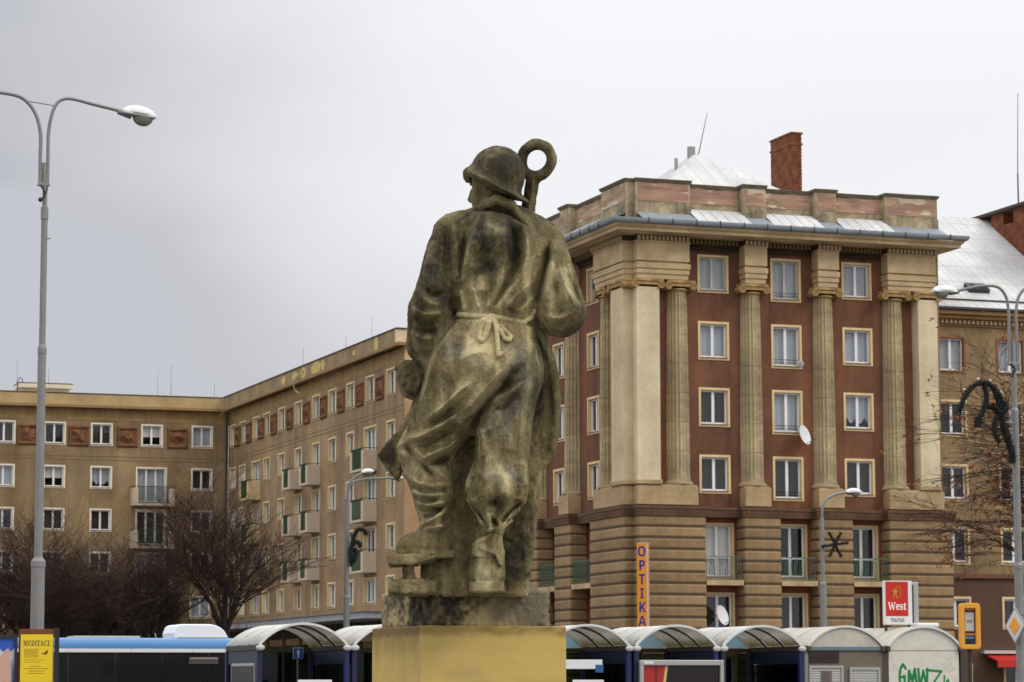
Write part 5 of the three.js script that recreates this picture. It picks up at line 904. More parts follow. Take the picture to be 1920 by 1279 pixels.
function arcPoints(w, n = 20, lift = 0) { const R = (w * w / 4 + RISE * RISE) / (2 * RISE), a = Math.asin(w / 2 / R), out = []; for (let i = 0; i <= n; i++) { const t = -a + 2 * a * i / n; out.push([w / 2 + (R + lift) * Math.sin(t), SPR + RISE - R + (R + lift) * Math.cos(t)]); } return out; }
function vault(owner, x0, w, opaque) {
  const P = arcPoints(w), Q = arcPoints(w, 20, 0.018), roof = sub('roof', owner);
  for (let k = 0; k < 3; k++) { // three sheets along the length
    const za = mix(Z0, Z1, k / 3) - 0.02, zb = mix(Z0, Z1, (k + 1) / 3) + 0.02, pos = [], uv = [], face = (A, flip) => { for (let i = 0; i < 20; i++) { const a = [x0 + A[i][0], A[i][1], za], b = [x0 + A[i + 1][0], A[i + 1][1], za], c = [x0 + A[i + 1][0], A[i + 1][1], zb], d = [x0 + A[i][0], A[i][1], zb], u = [[k / 3, i / 20], [k / 3, (i + 1) / 20], [(k + 1) / 3, (i + 1) / 20], [(k + 1) / 3, i / 20]]; const o = flip ? [0, 2, 1, 0, 3, 2] : [0, 1, 2, 0, 2, 3], q = [a, b, c, d]; for (const e of o) { pos.push(...q[e]); uv.push(...u[e]); } } };
    face(Q, false); if (opaque) face(P, true);
    const g = new THREE.BufferGeometry(); g.setAttribute('position', new THREE.Float32BufferAttribute(pos, 3)); g.setAttribute('uv', new THREE.Float32BufferAttribute(uv, 2)); g.computeVertexNormals(); part('roof_sheet', g, opaque ? whiteKiosk : poly, roof);
  }
  for (let k = 0; k <= 3; k++) { const z = mix(Z0, Z1, k / 3), end = k === 0 || k === 3; part(end ? 'roof_edge' : 'roof_rib', sweepArc(P, x0, z - (end ? 0.025 : 0.02), z + (end ? 0.025 : 0.02), end ? 0.03 : 0.012, end ? 0.022 : 0.03), end ? trimWhite : beamM, roof); }
  for (const s of [0, 1]) { const x = x0 + s * w; part('eave_beam', rbox(x - 0.05, x + 0.05, SPR - 0.13, SPR, Z1, Z0 + 0.05, 0.015), beamM, owner); }
  return roof;
}
function sweepArc(P, x0, za, zb, up, down) { const s = new THREE.Shape(), n = P.length; const off = (i, d) => { const a = P[Math.max(0, i - 1)], b = P[Math.min(n - 1, i + 1)], t = norm2(b[0] - a[0], b[1] - a[1]); return new THREE.Vector2(x0 + P[i][0] - t[1] * d, P[i][1] + t[0] * d); }; const pts = []; for (let i = 0; i < n; i++) pts.push(off(i, up)); for (let i = n - 1; i >= 0; i--) pts.push(off(i, -down)); s.setFromPoints(pts); return metreUV(new THREE.ExtrudeGeometry(s, { depth: zb - za, bevelEnabled: false }).translate(0, 0, za)); }
function tympanum(x0, w, z, d = 0.03) { const s = new THREE.Shape(arcPoints(w, 20, -0.03).map((p) => new THREE.Vector2(x0 + p[0], Math.max(SPR - 0.02, p[1])))); return metreUV(new THREE.ExtrudeGeometry(s, { depth: d, bevelEnabled: false }).translate(0, 0, z)); }
function shelterBay(owner, x0, w, o = {}) {
  vault(owner, x0, w);
  for (const s of [0, 1]) { const x = x0 + s * w; part('side_fascia', box(x - 0.022, x + 0.022, SPR - 0.42, SPR - 0.131, Z1 + 0.1, Z0 - 0.06), blueM, owner); for (const z of [Z0 - 0.04, Z1 + 0.05]) part('post', rbox(x - 0.06, x + 0.06, 0.12, SPR - 0.13, z - 0.06, z + 0.06, 0.015), s ? blueBright : blueM, owner); if (s === 1 || o.leftGlass) part('side_pane', box(x - 0.006, x + 0.006, 0.3, SPR - 0.43, Z1 + 0.14, Z0 - 0.14), shelterGlass, owner); part('lamp_disc', metreUV(new THREE.SphereGeometry(0.1, 14, 10).scale(1.05, 0.7, 0.5).translate(x, SPR - 0.07, Z0 + 0.06)), plain([0.5, 0.49, 0.45], 0.5), owner); }
  part('rear_beam', box(x0 + 0.06, x0 + w - 0.06, SPR - 0.13, SPR - 0.03, Z1 + 0.01, Z1 + 0.09), beamM, owner);
  for (let k = 0; k < 3; k++) { const a = x0 + 0.08 + k * (w - 0.16) / 3, b = a + (w - 0.16) / 3; part('rear_pane', box(a + 0.02, b - 0.02, 0.25, SPR - 0.14, Z1 + 0.045, Z1 + 0.057), shelterGlass, owner); part('rear_mullion', box(b - 0.02, b + 0.02, 0.12, SPR - 0.131, Z1 + 0.02, Z1 + 0.08), beamM, owner); }
  if (o.blue) part('rear_gable', tympanum(x0 + 0.06, w - 0.12, Z1 + 0.03), skyPanel, owner);
  part('bench', [box(x0 + 0.3, x0 + w - 0.3, 0.5, 0.56, Z1 + 0.2, Z1 + 0.6), box(x0 + 0.4, x0 + 0.46, 0.12, 0.5, Z1 + 0.3, Z1 + 0.5), box(x0 + w - 0.46, x0 + w - 0.4, 0.12, 0.5, Z1 + 0.3, Z1 + 0.5)], beamM, owner);
}
const sh1 = thing('bus_shelter', 'two bay bus shelter with mossy barrel roofs left of the pedestal', 'bus shelter', [0, 0, 0]);
shelterBay(sh1, 16.03, 2.04, { leftGlass: true }); shelterBay(sh1, 18.25, 2.04);
part('display_case', [box(15.98, 16.02, 1.0, 2.12, Z1 + 0.6, Z0 - 0.3)], silver, sh1); part('display_glass', box(15.965, 15.978, 1.05, 2.06, Z1 + 0.68, Z0 - 0.38), new THREE.MeshPhysicalMaterial({ color: new THREE.Color().setRGB(0.008, 0.008, 0.009), roughness: 0.15, specularIntensity: 0.15 }), sh1);
part('timetable', rbox(16.95, 17.75, 1.2, 1.74, -62.12, -62.09, 0.01), plain([0.78, 0.78, 0.78], 0.5), sh1);
const sh2 = thing('bus_shelter', 'three bay bus shelter with blue gables right of the pedestal', 'bus shelter', [0, 0, 0]);
for (const x of [22.93, 25.17, 27.41]) shelterBay(sh2, x, 2.05, { blue: true });
part('timetable', rbox(23.1, 24.38, 1.98, 2.2, -62.2, -62.17, 0.01), plain([0.74, 0.76, 0.76], 0.5), sh2); part('timetable', rbox(23.63, 24.41, 1.35, 1.73, -62.2, -62.17, 0.01), plain([0.74, 0.76, 0.76], 0.5), sh2);
part('blue_flash', [box(24.2, 24.4, 1.9, 2.08, -62.165, -62.16)], plain(srgb(30, 90, 140), 0.5), sh2);
{
  const t = thing('advert_case', 'silver framed poster case with red and dark poster below the middle shelter roof', 'poster case', [26.28, 0, -61.86]);
  part('case_frame', [rbox(-1.08, 1.08, 2.06, 2.19, -0.1, 0.02, 0.02), rbox(-1.08, -0.98, 0.5, 2.06, -0.1, 0.02, 0.02), rbox(0.98, 1.08, 0.5, 2.06, -0.1, 0.02, 0.02), rbox(-1.08, 1.08, 0.4, 0.5, -0.1, 0.02, 0.02), box(-0.98, 0.98, 0.5, 2.06, -0.08, -0.05)], silver, t);
  for (const x of [-0.8, 0.8]) part('leg', box(x - 0.05, x + 0.05, 0, 0.4, -0.08, 0), silver, t); part('name_plate', sheet(0.24, 0.05, -0.86, 2.13, 0.025), plain([0.75, 0.76, 0.78], 0.5), t);
  part('poster', sheet(1.96, 1.56, 0, 1.28, -0.045), printed(canvasTex(640, 512, (c, w, h) => { c.fillStyle = '#170c08'; c.fillRect(0, 0, w, h); c.fillStyle = '#a8241a'; c.beginPath(); c.moveTo(0, 0); c.lineTo(190, 0); c.quadraticCurveTo(150, 200, 120, h); c.lineTo(0, h); c.fill(); c.fillStyle = '#7a1812'; c.fillRect(95, 0, 26, h); c.strokeStyle = '#c9b86a'; c.lineWidth = 22; c.beginPath(); c.moveTo(200, -10); c.quadraticCurveTo(165, 200, 130, h); c.stroke(); const g = c.createRadialGradient(400, 420, 20, 400, 420, 300); g.addColorStop(0, 'rgba(120,40,20,0.8)'); g.addColorStop(1, 'rgba(20,10,8,0)'); c.fillStyle = g; c.fillRect(200, 100, 440, 412); c.fillStyle = '#a06a52'; c.beginPath(); c.ellipse(590, 240, 40, 20, -0.7, 0, 7); c.fill(); }), 0.3), t);
}
{ // kiosk with shutters
  const k = thing('kiosk', 'white gabled kiosk with closed roller shutters next to the shelter', 'kiosk', [0, 0, 0]), x0 = 29.65, w = 2.0, zf = Z0 - 0.05;
  vault(k, x0, w, true); part('gable', tympanum(x0 + 0.02, w - 0.04, zf), whiteKiosk, k); part('gable_rail', box(x0, x0 + w, SPR - 0.1, SPR - 0.025, zf - 0.02, zf + 0.045), plain(srgb(96, 118, 124), 0.5), k);
  const taupe = mottled(srgb(112, 100, 86), 0.15, 0.7);
  part('front_wall', box(x0, x0 + w, 0.12, SPR - 0.1, zf - 0.08, zf), taupe, k); part('side_wall', box(x0, x0 + 0.06, 0.12, SPR, Z1, zf - 0.08), taupe, k); part('rear_wall', box(x0, x0 + w, 0.12, SPR, Z1, Z1 + 0.06), taupe, k); part('sign_board', box(x0 + 0.02, x0 + 0.82, SPR - 0.4, SPR - 0.12, zf, zf + 0.03), plain(srgb(36, 14, 14), 0.5), k);
  part('corner_post', box(x0 - 0.1, x0, 0.12, SPR - 0.12, zf - 0.06, zf + 0.03), plain([0.22, 0.21, 0.19], 0.5), k);
  for (const [a, b, t] of [[0.02, 0.93, 2.0], [1.1, 1.92, 1.96]]) {
    part('shutter_frame', [box(x0 + a, x0 + b, t, t + 0.06, zf, zf + 0.05), box(x0 + a, x0 + a + 0.06, 0.9, t, zf, zf + 0.05), box(x0 + b - 0.06, x0 + b, 0.9, t, zf, zf + 0.05)], silver, k);
    for (let y = 0.9; y < t - 0.01; y += 0.06) part('shutter_slat', once('slat' + (b - a).toFixed(2), () => rbox(0.06, b - a - 0.06, 0.003, 0.057, 0, 0.028, 0.012)), plain([0.45, 0.44, 0.42], 0.5), k).position.set(x0 + a, y, zf);
  }
  part('pasted_notice', sheet(0.3, 0.3, x0 + 0.47, 1.79, zf + 0.034), printed(canvasTex(64, 64, (c) => { c.fillStyle = '#6d625a'; c.fillRect(0, 0, 64, 64); c.fillStyle = '#4a4038'; for (let i = 0; i < 6; i++) c.fillRect(8, 8 + i * 9, 30 + (i * 7) % 20, 4); }), 0.8), k);
}
{
  const k = thing('kiosk', 'white gabled kiosk with green graffiti on its end wall', 'kiosk', [0, 0, 0]), x0 = 31.79, w = 1.98, zf = Z0 - 0.04;
  vault(k, x0, w, true);
  const tex = canvasTex(1024, 1400, (c, W, H) => { // u 0..1 across the wall, v from 0 (ground) to 3 m
    c.fillStyle = '#d2cdc0'; c.fillRect(0, 0, W, H); const R = rng(5); for (let i = 0; i < 1500; i++) { c.fillStyle = 'rgba(' + (R() < 0.5 ? '120,105,80' : '235,232,225') + ',' + R() * 0.05 + ')'; c.beginPath(); c.ellipse(R() * W, R() * H, R() * 60, R() * 40, 0, 0, 7); c.fill(); }
    c.fillStyle = 'rgba(120,108,84,0.75)'; c.fillRect(0, 262, W, 9); c.fillStyle = 'rgba(150,138,110,0.3)'; c.fillRect(0, 271, W, 12);
    c.strokeStyle = '#0e7a3c'; c.lineCap = 'round'; c.lineJoin = 'round'; const S = (wd, ...p) => { c.lineWidth = wd; c.beginPath(); c.moveTo(...p[0]); for (let i = 1; i < p.length; i++) c.lineTo(...p[i]); c.stroke(); };
    S(34, [250, 470], [215, 425], [180, 470], [165, 560], [170, 660], [195, 690], [235, 640], [235, 560], [200, 570]); S(40, [290, 690], [300, 500], [345, 620], [380, 480], [410, 690]); S(36, [430, 480], [450, 690], [500, 500], [545, 680], [560, 480]); S(30, [545, 490], [760, 505]); S(26, [755, 505], [640, 640], [800, 640]); S(26, [800, 560], [790, 680], [850, 600], [880, 690]);
    c.strokeStyle = 'rgba(80,70,56,0.6)'; S(3, [0, 300], [150, 520], [230, 760]); S(3, [120, 700], [330, 480]); S(3, [820, 470], [900, 400], [860, 520], [940, 470]);
  });
  const s = new THREE.Shape(); s.moveTo(x0 + 0.02, 0.12); s.lineTo(x0 + w - 0.02, 0.12); arcPoints(w - 0.04, 20, -0.02).reverse().forEach((p) => s.lineTo(x0 + 0.02 + p[0], p[1])); s.closePath();
  const g = new THREE.ExtrudeGeometry(s, { depth: 0.05, bevelEnabled: false }).translate(0, 0, zf - 0.05), p = g.attributes.position, uv = g.attributes.uv; for (let i = 0; i < p.count; i++) uv.setXY(i, (p.getX(i) - x0) / w, p.getY(i) / 3.0);
  part('end_wall', g, printed(tex, 0.75), k); part('side_wall', box(x0 + w - 0.06, x0 + w, 0.12, SPR, Z1, zf - 0.05), whiteKiosk, k); part('rear_wall', box(x0, x0 + w, 0.12, SPR, Z1, Z1 + 0.06), whiteKiosk, k);
  part('corner_post', rbox(x0 + w + 0.01, x0 + w + 0.24, 0.12, SPR - 0.05, zf - 0.3, zf + 0.02, 0.02), plain(srgb(66, 52, 40), 0.6), k); part('corner_post', box(x0 - 0.13, x0 + 0.02, 0.12, SPR - 0.12, zf - 0.1, zf - 0.01), plain(srgb(72, 62, 52), 0.6), k);
  part('roof_vent', [rbox(x0 + 1.12, x0 + 1.75, 3.0, 3.12, Z0 - 1.2, Z0 - 0.6, 0.05)], trimWhite, k);
}
{ // tobacconist's box sign on the kiosk roof
  const t = thing('box_sign', 'red and white illuminated box sign lettered TRAFIKA on the kiosk roof', 'shop sign', [32.6, 3.02, -63], -0.12);
  part('case', rbox(-0.36, 0.36, 0.05, 1.14, -0.14, 0.04, 0.02), plain([0.74, 0.73, 0.72], 0.4), t); part('rear_case', rbox(0.28, 0.62, 0.04, 1.12, -0.5, -0.2, 0.02), plain([0.42, 0.42, 0.41], 0.45, 0.2), t); part('rear_case_edge', rbox(0.36, 0.46, 0.06, 1.06, -0.3, -0.1, 0.02), plain([0.05, 0.045, 0.04], 0.5), t);
  for (const x of [-0.3, 0.3]) part('foot', box(x - 0.03, x + 0.03, -0.18, 0.06, -0.1, -0.04), beamM, t);
  part('sign_face', sheet(0.68, 1.06, 0, 0.595, 0.0425), printed(canvasTex(512, 800, (c, w, h) => {
    c.fillStyle = '#dcdad8'; c.fillRect(0, 0, w, h); c.fillStyle = '#c0200f'; c.fillRect(0, 0, w - 66, 650); c.fillStyle = '#b08a2c'; c.strokeStyle = '#b08a2c'; c.lineWidth = 9;
    c.beginPath(); for (let i = 0; i < 10; i++) { const a = -Math.PI / 2 + i * Math.PI / 5, r = i % 2 ? 26 : 66; c.lineTo(190 + Math.cos(a) * r, 200 + Math.sin(a) * r * 1.5); } c.fill(); c.strokeRect(215, 95, 80, 200); c.fillRect(150, 255, 14, 60); c.fillRect(206, 255, 14, 60);
    c.fillStyle = '#f2eee8'; c.save(); c.translate(w / 2 - 30, 530); c.scale(0.86, 1.18); c.font = 'bold 168px serif'; c.textAlign = 'center'; c.fillText('West', 0, 0); c.restore(); c.fillStyle = '#5a0f08'; c.beginPath(); c.ellipse(240, 590, 60, 8, -0.5, 0, 7); c.fill();
    c.fillStyle = '#2a211c'; c.save(); c.translate(w / 2 - 30, 762); c.scale(0.72, 1.1); c.font = 'bold 96px sans-serif'; c.textAlign = 'center'; c.fillText('TRAFIKA', 0, 0); c.restore();
  }), 0.35), t);
}
{ // stop marker
  const t = thing('stop_marker', 'orange framed bus stop marker with timetable right of the kiosks', 'bus stop sign', [31.9, 0, -58.1], -0.3), or = plain(srgb(232, 160, 44), 0.4);
  t.scale.set(0.84, 1, 1);
  const ring = new THREE.Shape(); const rr = (s, w, y0, y1, r) => { s.moveTo(-w + r, y0); s.lineTo(w - r, y0); s.quadraticCurveTo(w, y0, w, y0 + r); s.lineTo(w, y1 - r); s.quadraticCurveTo(w, y1, w - r, y1); s.lineTo(-w + r, y1); s.quadraticCurveTo(-w, y1, -w, y1 - r); s.lineTo(-w, y0 + r); s.quadraticCurveTo(-w, y0, -w + r, y0); return s; };
  rr(ring, 0.27, 2.42, 3.45, 0.09); ring.holes.push(rr(new THREE.Path(), 0.17, 2.5, 3.36, 0.03)); part('hood', metreUV(new THREE.ExtrudeGeometry(ring, { depth: 0.2, bevelEnabled: true, bevelSize: 0.015, bevelThickness: 0.015, bevelSegments: 2 }).translate(0, 0, -0.12)), or, t); part('back_plate', box(-0.18, 0.18, 2.48, 3.38, -0.1, -0.03), or, t);
  part('line_board', rbox(-0.15, 0.15, 2.78, 3.3, -0.028, -0.01, 0.01), plain(srgb(30, 26, 92), 0.4), t);
  part('paper', sheet(0.245, 0.43, 0, 3.04, -0.006), printed(canvasTex(128, 224, (c) => { c.fillStyle = '#cfcec8'; c.fillRect(0, 0, 128, 224); c.fillStyle = '#2c2c2c'; [22, 16, 20, 14].forEach((w, i) => c.fillRect(20 + i * 23, 104, w - 2, 14)); c.fillRect(24, 92, 80, 5); c.fillStyle = 'rgba(60,60,60,0.5)'; c.fillRect(24, 126, 74, 4); }), 0.6), t);
  part('lower_board', sheet(0.3, 0.26, 0, 2.6, -0.02), printed(canvasTex(128, 112, (c) => { c.fillStyle = '#1c3050'; c.fillRect(0, 0, 128, 112); c.fillStyle = '#7fa8c8'; for (let i = 0; i < 5; i++) c.fillRect(14 + i * 21, 14, 15, 20); c.fillStyle = '#111c2c'; c.fillRect(10, 52, 70, 48); }), 0.4), t);
  part('post', metreUV(cyl([0, 0, -0.06], [0, 2.45, -0.06], 0.06)), plain(srgb(52, 42, 34), 0.6), t);
}
{ // vertical shop sign on the corner of the big building
  const t = thing('optician_sign', 'tall orange sign with blue letters OPTIKA on the corner building', 'shop sign', [47.74, 3.6, -116.86], -0.86);
  part('case', rbox(-0.25, 0.25, 0, 4.32, -0.2, 0, 0.02), plain([0.45, 0.44, 0.42], 0.5), t);
  part('sign_face', sheet(0.49, 4.28, 0, 2.16, 0.004), printed(canvasTex(160, 1400, (c, w, h) => { c.fillStyle = '#e8940e'; c.fillRect(0, 0, w, h); c.fillStyle = '#22188c'; c.font = 'bold 208px sans-serif'; c.textAlign = 'center'; 'OPTIKA'.split('').forEach((l, i) => { c.save(); c.translate(w / 2, 192 + i * 203); c.scale(0.94, 1.0); c.fillText(l, 0, 0); c.restore(); }); }), 0.4), t);
  part('edge_trim', box(0.252, 0.27, 0, 4.32, -0.2, -0.15), plain(srgb(232, 148, 14), 0.5), t);
  for (const y of [1.2, 3.3]) part('bracket', box(-0.04, 0.04, y, y + 0.08, -0.5, -0.19), galvDark, t);
}
function dish(x, y, z, r, turn, label) {
  const t = thing('satellite_dish', label, 'satellite dish', [x, y, z], turn), g = new THREE.SphereGeometry(1, 26, 8, 0, Math.PI * 2, 0, 0.5).translate(0, -Math.cos(0.5), 0).scale(r / Math.sin(0.5), -r / Math.sin(0.5) * 1, r / Math.sin(0.5)).rotateX(Math.PI / 2).scale(1, 1.12, 1).rotateX(-0.3);
  const g2 = new THREE.SphereGeometry(1, 26, 8, 0, Math.PI * 2, 0, 0.5).translate(0, -Math.cos(0.5), 0).scale(r / Math.sin(0.5), r / Math.sin(0.5) * 0.6, r / Math.sin(0.5)).rotateX(-Math.PI / 2).scale(1, 1.12, 1).rotateX(-0.3);
  part('reflector', metreUV(g2), new THREE.MeshStandardMaterial({ color: new THREE.Color().setRGB(0.7, 0.7, 0.69), roughness: 0.5, side: THREE.DoubleSide }), t); g.dispose();
  part('feed_arm', [metreUV(cyl([0, -r, 0.0], [0, -r * 0.55, r * 1.25], 0.015)), metreUV(cyl([0, -r * 0.55, r * 1.15], [0, -r * 0.45, r * 1.35], 0.035))], galvDark, t); part('mount', metreUV(cyl([0, 0, -0.1], [-0.1, -0.05, -0.5], 0.03)), galvDark, t);
}
dish(56.3, 13.08, -117.75, 0.43, 0.55, 'white satellite dish beside the middle window of the corner building third row');
dish(52.05, 4.75, -117.75, 0.42, 0.55, 'white satellite dish above the shelter roofs before a low window');
dish(56.28, 16.42, -118.05, 0.15, 2.4, 'tiny grey satellite dish on the second row window sill of the corner building');
// ---- bus behind the left shelter
{
  const t = thing('city_bus', 'blue city bus with white roof unit standing behind the left shelter', 'bus', [0, 0, 0]), xa = 10.6, xb = 22.6, zf = -88, zb = -90.5, blue = new THREE.MeshPhysicalMaterial({ color: new THREE.Color().setRGB(0.045, 0.19, 0.44), roughness: 0.35, clearcoat: 0.5 }), black = plain([0.006, 0.006, 0.007], 0.12), white = plain([0.72, 0.71, 0.68], 0.4);
  const sh = new THREE.Shape(); sh.moveTo(-zf, 2.78); sh.lineTo(-zb, 2.78); sh.lineTo(-zb, 2.9); sh.quadraticCurveTo(-zb, 3.1, -zb - 0.3, 3.12); sh.lineTo(-zf + 0.3, 3.12); sh.quadraticCurveTo(-zf, 3.1, -zf, 2.8); sh.closePath();
  part('roof', metreUV(new THREE.ExtrudeGeometry(sh, { depth: xb - xa, bevelEnabled: false, curveSegments: 10 }).rotateY(Math.PI / 2).translate(xa, 0, 0)), blue, t);
  part('body', [rbox(xa, xb, 0.35, 1.25, zb, zf, 0.08), box(xa + 0.03, xb - 0.03, 1.25, 2.78, zb, zb + 0.05)], blue, t); part('floor', box(xa + 0.1, xb - 0.1, 0.4, 0.8, zb + 0.1, zf - 0.1), black, t);
  for (let x = xa; x < xb - 0.1; x += 2.0) part('gutter_strip', once('strip', () => rbox(0.004, 1.996, 2.66, 2.775, zf - 0.03, zf + 0.025, 0.01)), white, t).position.x = x;
  for (let x = xa + 0.05; x < xb - 0.2; x += 1.49) { part('window_pane', once('buspane', () => box(0.02, 1.47, 1.26, 2.655, zf - 0.04, zf - 0.02)), new THREE.MeshPhysicalMaterial({ color: new THREE.Color().setRGB(0.02, 0.02, 0.022), transmission: 0.3, roughness: 0.05, thickness: 0, specularIntensity: 0.15 }), t).position.x = x; part('window_pillar', box(x - 0.03, x + 0.03, 1.25, 2.66, zf - 0.05, zf - 0.012), black, t); }
  part('end_wall', box(xa, xa + 0.05, 1.2, 2.78, zb, zf - 0.05), black, t); part('windscreen', box(xb - 0.05, xb, 1.2, 2.78, zb, zf - 0.05), M.pane, t); part('interior_panel', box(xa + 0.1, xb - 0.1, 0.8, 2.6, zb + 0.06, zb + 0.12), black, t); part('ceiling', box(xa + 0.05, xb - 0.05, 2.7, 2.76, zb + 0.05, zf - 0.06), black, t);
  for (const x of [xa + 2.3, xb - 2.7]) { const w = part('wheel', metreUV(cyl([x, 0.48, zf + 0.01], [x, 0.48, zf - 0.3], 0.47, 0.47, 24)), plain([0.02, 0.02, 0.02], 0.9), t); part('rim', metreUV(cyl([x, 0.48, zf + 0.02], [x, 0.48, zf - 0.02], 0.28, 0.28, 18)), silver, w); }
  const ac = new THREE.Shape(); ac.moveTo(20.12, 3.14); ac.lineTo(20.1, 3.28); ac.lineTo(20.18, 3.47); ac.quadraticCurveTo(20.24, 3.53, 20.4, 3.53); ac.lineTo(21.2, 3.53); ac.quadraticCurveTo(21.55, 3.52, 21.72, 3.3); ac.lineTo(21.82, 3.14); ac.closePath();
  part('roof_unit', metreUV(new THREE.ExtrudeGeometry(ac, { depth: 1.5, bevelEnabled: true, bevelSize: 0.04, bevelThickness: 0.08, bevelSegments: 3 }).translate(0, 0, -90.1)), plain([0.82, 0.82, 0.82], 0.4), t); part('unit_base', box(20.2, 21.85, 3.11, 3.15, -90, -88.4), plain([0.2, 0.2, 0.2], 0.5), t);
  part('roof_hatch', rbox(16.85, 18.95, 3.1, 3.18, -89.6, -88.3, 0.03), plain([0.5, 0.48, 0.44], 0.6), t); part('aerial', [metreUV(cyl([19.55, 3.1, -88.7], [19.5, 3.28, -88.7], 0.01)), metreUV(cyl([19.75, 3.1, -88.6], [19.75, 3.17, -88.6], 0.02))], plain([0.6, 0.6, 0.58]), t);
  part('line_display', box(20.45, 21.4, 2.3, 2.52, zf - 0.015, zf + 0.01), plain([0.06, 0.05, 0.045], 0.4), t); part('display_edge', box(20.5, 21.38, 2.46, 2.5, zf + 0.011, zf + 0.016), plain([0.3, 0.28, 0.25], 0.5), t);
}
const twigM = plain([0.042, 0.02, 0.0125], 0.95);
const barkM = plain([0.024, 0.013, 0.009], 0.95);
// ---- bare trees
function tree(label, x, z, h, seed, o = {}) {
  const R = rng(seed), lim = [], trunk = [], twig = [], t = thing('bare_tree', label, 'tree', [x, 0, z]), up = new THREE.Vector3(0, 1, 0), leaves = [];
  const seg = (out, a, b, r1, r2, n) => { const d = b.clone().sub(a), u = new THREE.Vector3(d.y, d.z, d.x).cross(d).normalize(), v = d.clone().cross(u).normalize(), P = (c, r, k) => { const q = k / n * Math.PI * 2; return [c.x + (u.x * Math.cos(q) + v.x * Math.sin(q)) * r, c.y + (u.y * Math.cos(q) + v.y * Math.sin(q)) * r, c.z + (u.z * Math.cos(q) + v.z * Math.sin(q)) * r]; }; for (let k = 0; k < n; k++) { const A = P(a, r1, k), B = P(a, r1, k + 1), C = P(b, r2, k + 1), D = P(b, r2, k); out.push(...A, ...C, ...B, ...A, ...D, ...C); } };
  const grow = (p, d, len, r, lev) => {
    const n = lev < 2 ? 5 : lev < 4 ? 4 : 2; let a = p.clone(), dir = d.clone(); const out = lev === 0 ? trunk : lev < 3 ? lim : twig, pts = [a.clone()];
    for (let i = 0; i < n; i++) {
      dir.add(new THREE.Vector3(R() - 0.5, (R() - 0.5) * 0.7 + (lev > 0 ? (o.rise ?? 0.1) : 0.05) - (lev > 2 ? (o.droop || 0) : 0), R() - 0.5).multiplyScalar(lev === 0 ? 0.16 : 0.4)).normalize();
      const b = a.clone().addScaledVector(dir, len / n); seg(out, a, b, r * (1 - 0.62 * i / n), r * (1 - 0.62 * (i + 1) / n), lev === 0 ? 9 : lev < 3 ? 5 : 3); a = b; pts.push(a.clone());
    }
    if (lev >= (o.depth || 5)) { if (o.leaf && R() < o.leaf) leaves.push(a.clone()); return; }
    const kids = lev === 0 ? (o.limbs || 6) : lev < 3 ? 4 : 6;
    for (let k = 0; k < kids; k++) {
      const s = lev === 0 ? 0.55 + 0.45 * k / kids : 0.25 + 0.75 * (k + R() * 0.6) / kids, i = Math.min(n - 1, Math.floor(s * n)), q = pts[i].clone().lerp(pts[i + 1], s * n - i), ang = R() * Math.PI * 2 + k * 2.4, out2 = lev === 0 ? (o.spread || 0.9) : 0.85;
      const side = new THREE.Vector3(Math.cos(ang), 0.1, Math.sin(ang)), nd = dir.clone().addScaledVector(side, out2 * (0.6 + R() * 0.7)).normalize();
      grow(q, nd, len * (lev === 0 ? (o.ratio || 0.95) * (0.8 + 0.4 * R()) : 0.6 + 0.26 * R()), Math.max(0.0078, r * (lev === 0 ? 0.48 : 0.45) * (0.8 + 0.4 * R())), lev + 1);
    }
  };
  grow(new THREE.Vector3(0, 0, 0), new THREE.Vector3(o.lean || 0, 1, 0).normalize(), h * (o.trunk || 0.36), o.r || 0.16, 0);
  const bark = o.bark || barkM, mk = (pos) => { const g = new THREE.BufferGeometry(); g.setAttribute('position', new THREE.Float32BufferAttribute(pos, 3)); g.computeVertexNormals(); return g; };
  part('trunk', mk(trunk), bark, t); part('limbs', mk(lim), bark, t); const c = part('crown', mk(twig), twigM, t); c.userData.kind = 'stuff';
  if (leaves.length) { const pos = []; for (const p of leaves) for (let i = 0; i < 3; i++) { const a = new THREE.Vector3(R() - 0.5, R() - 0.8, R() - 0.5).normalize().multiplyScalar(0.09 + 0.06 * R()), b = new THREE.Vector3(R() - 0.5, R() - 0.5, R() - 0.5).normalize().multiplyScalar(0.04), q = p.clone().add(new THREE.Vector3(R() - 0.5, R() - 0.5, R() - 0.5).multiplyScalar(0.12)); const A = q, B = q.clone().add(a.clone().multiplyScalar(0.5)).add(b), C = q.clone().add(a), D = q.clone().add(a.clone().multiplyScalar(0.5)).sub(b); pos.push(...A.toArray(), ...B.toArray(), ...C.toArray(), ...A.toArray(), ...C.toArray(), ...D.toArray()); } const l = part('dry_leaves', mk(pos), new THREE.MeshStandardMaterial({ color: new THREE.Color().setRGB(0.26, 0.1, 0.035), roughness: 0.9, side: THREE.DoubleSide }), t); l.userData.kind = 'stuff'; }
  return t;
}
tree('tallest bare tree of the left group, right of the others with upright limbs', 27.5, -112, 10.6, 4, { limbs: 7, spread: 0.5, ratio: 0.68, trunk: 0.42, r: 0.19, depth: 5, rise: 0.12, droop: 0.14 });
tree('broad bare tree before the balcony stack of the end block', 24.4, -114, 9.2, 12, { limbs: 7, spread: 1.0, ratio: 0.8, r: 0.17, rise: 0.06, droop: 0.06 });
tree('low rounded bare tree between the left lamp and the balcony stack', 22.0, -113, 8.6, 23, { limbs: 7, spread: 1.05, ratio: 0.85, r: 0.15, rise: 0.04, droop: 0.06 });
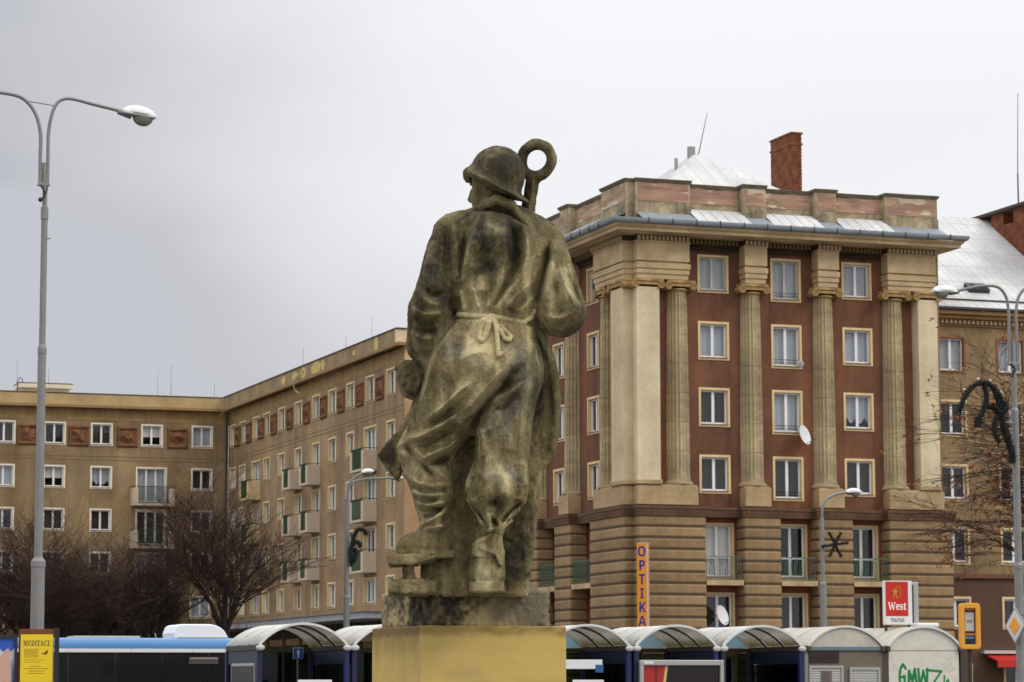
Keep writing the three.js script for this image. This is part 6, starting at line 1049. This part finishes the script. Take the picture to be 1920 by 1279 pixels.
tree('bare tree right behind the left street lamp', 20.1, -114.5, 9, 31, { limbs: 7, spread: 1.0, ratio: 0.82, r: 0.15, rise: 0.06, droop: 0.06 });
tree('bare tree cut by the left edge of the picture', 18.2, -112.5, 9, 44, { limbs: 7, spread: 1.0, ratio: 0.85, r: 0.15, rise: 0.06, droop: 0.06 });
tree('small bare tree behind the middle of the bus roof', 23.2, -118, 7.2, 57, { limbs: 8, spread: 1.1, ratio: 0.85, r: 0.13, rise: 0.02 });
tree('small bare tree between the tallest tree and the broad one', 26.2, -117, 7.4, 63, { limbs: 8, spread: 1.1, ratio: 0.85, r: 0.13, rise: 0.02 });
tree('bare tree with rusty dry leaves at the right edge', 42.7, -70, 11.8, 71, { limbs: 9, spread: 0.85, ratio: 0.5, trunk: 0.5, r: 0.14, rise: 0.05, droop: 0.22, leaf: 0.3, bark: plain([0.035, 0.022, 0.015], 0.95) });
{
  const R = rng(9), hedge = thing('hedge', 'dark leafless hedge in a row behind the bus', 'hedge', [0, 0, -110]), pos = [];
  for (let i = 0; i < 5200; i++) { const x = 14 + R() * 14.5, z = (R() - 0.5) * 2.4, h = 2 + R() * 2.1, l = 0.35 + R() * 0.6, a = R() * 6.28, dx = Math.cos(a) * l * 0.6, dz = Math.sin(a) * l * 0.6, y = R() * h; const w = 0.012; pos.push(x - w, y, z, x + w, y, z, x + dx, y + l, z + dz, x, y, z - w, x, y, z + w, x + dx, y + l, z + dz); }
  const g = new THREE.BufferGeometry(); g.setAttribute('position', new THREE.Float32BufferAttribute(pos, 3)); g.computeVertexNormals(); part('twigs', g, new THREE.MeshStandardMaterial({ color: new THREE.Color().setRGB(0.022, 0.015, 0.011), roughness: 1, side: THREE.DoubleSide }), hedge).userData.kind = 'stuff';
}

// alike things share a group
const GROUPS = { 'street lamp': 'street lamps round the square', tree: 'bare winter trees', 'bus shelter': 'bus shelters in one row', kiosk: 'white kiosks beside the shelters', 'satellite dish': 'satellite dishes on the corner building', decoration: 'winter tinsel decorations on the lamps' };
for (const o of scene.children) if (GROUPS[o.userData.category]) o.userData.group = GROUPS[o.userData.category];

renderer.render(scene, camera);
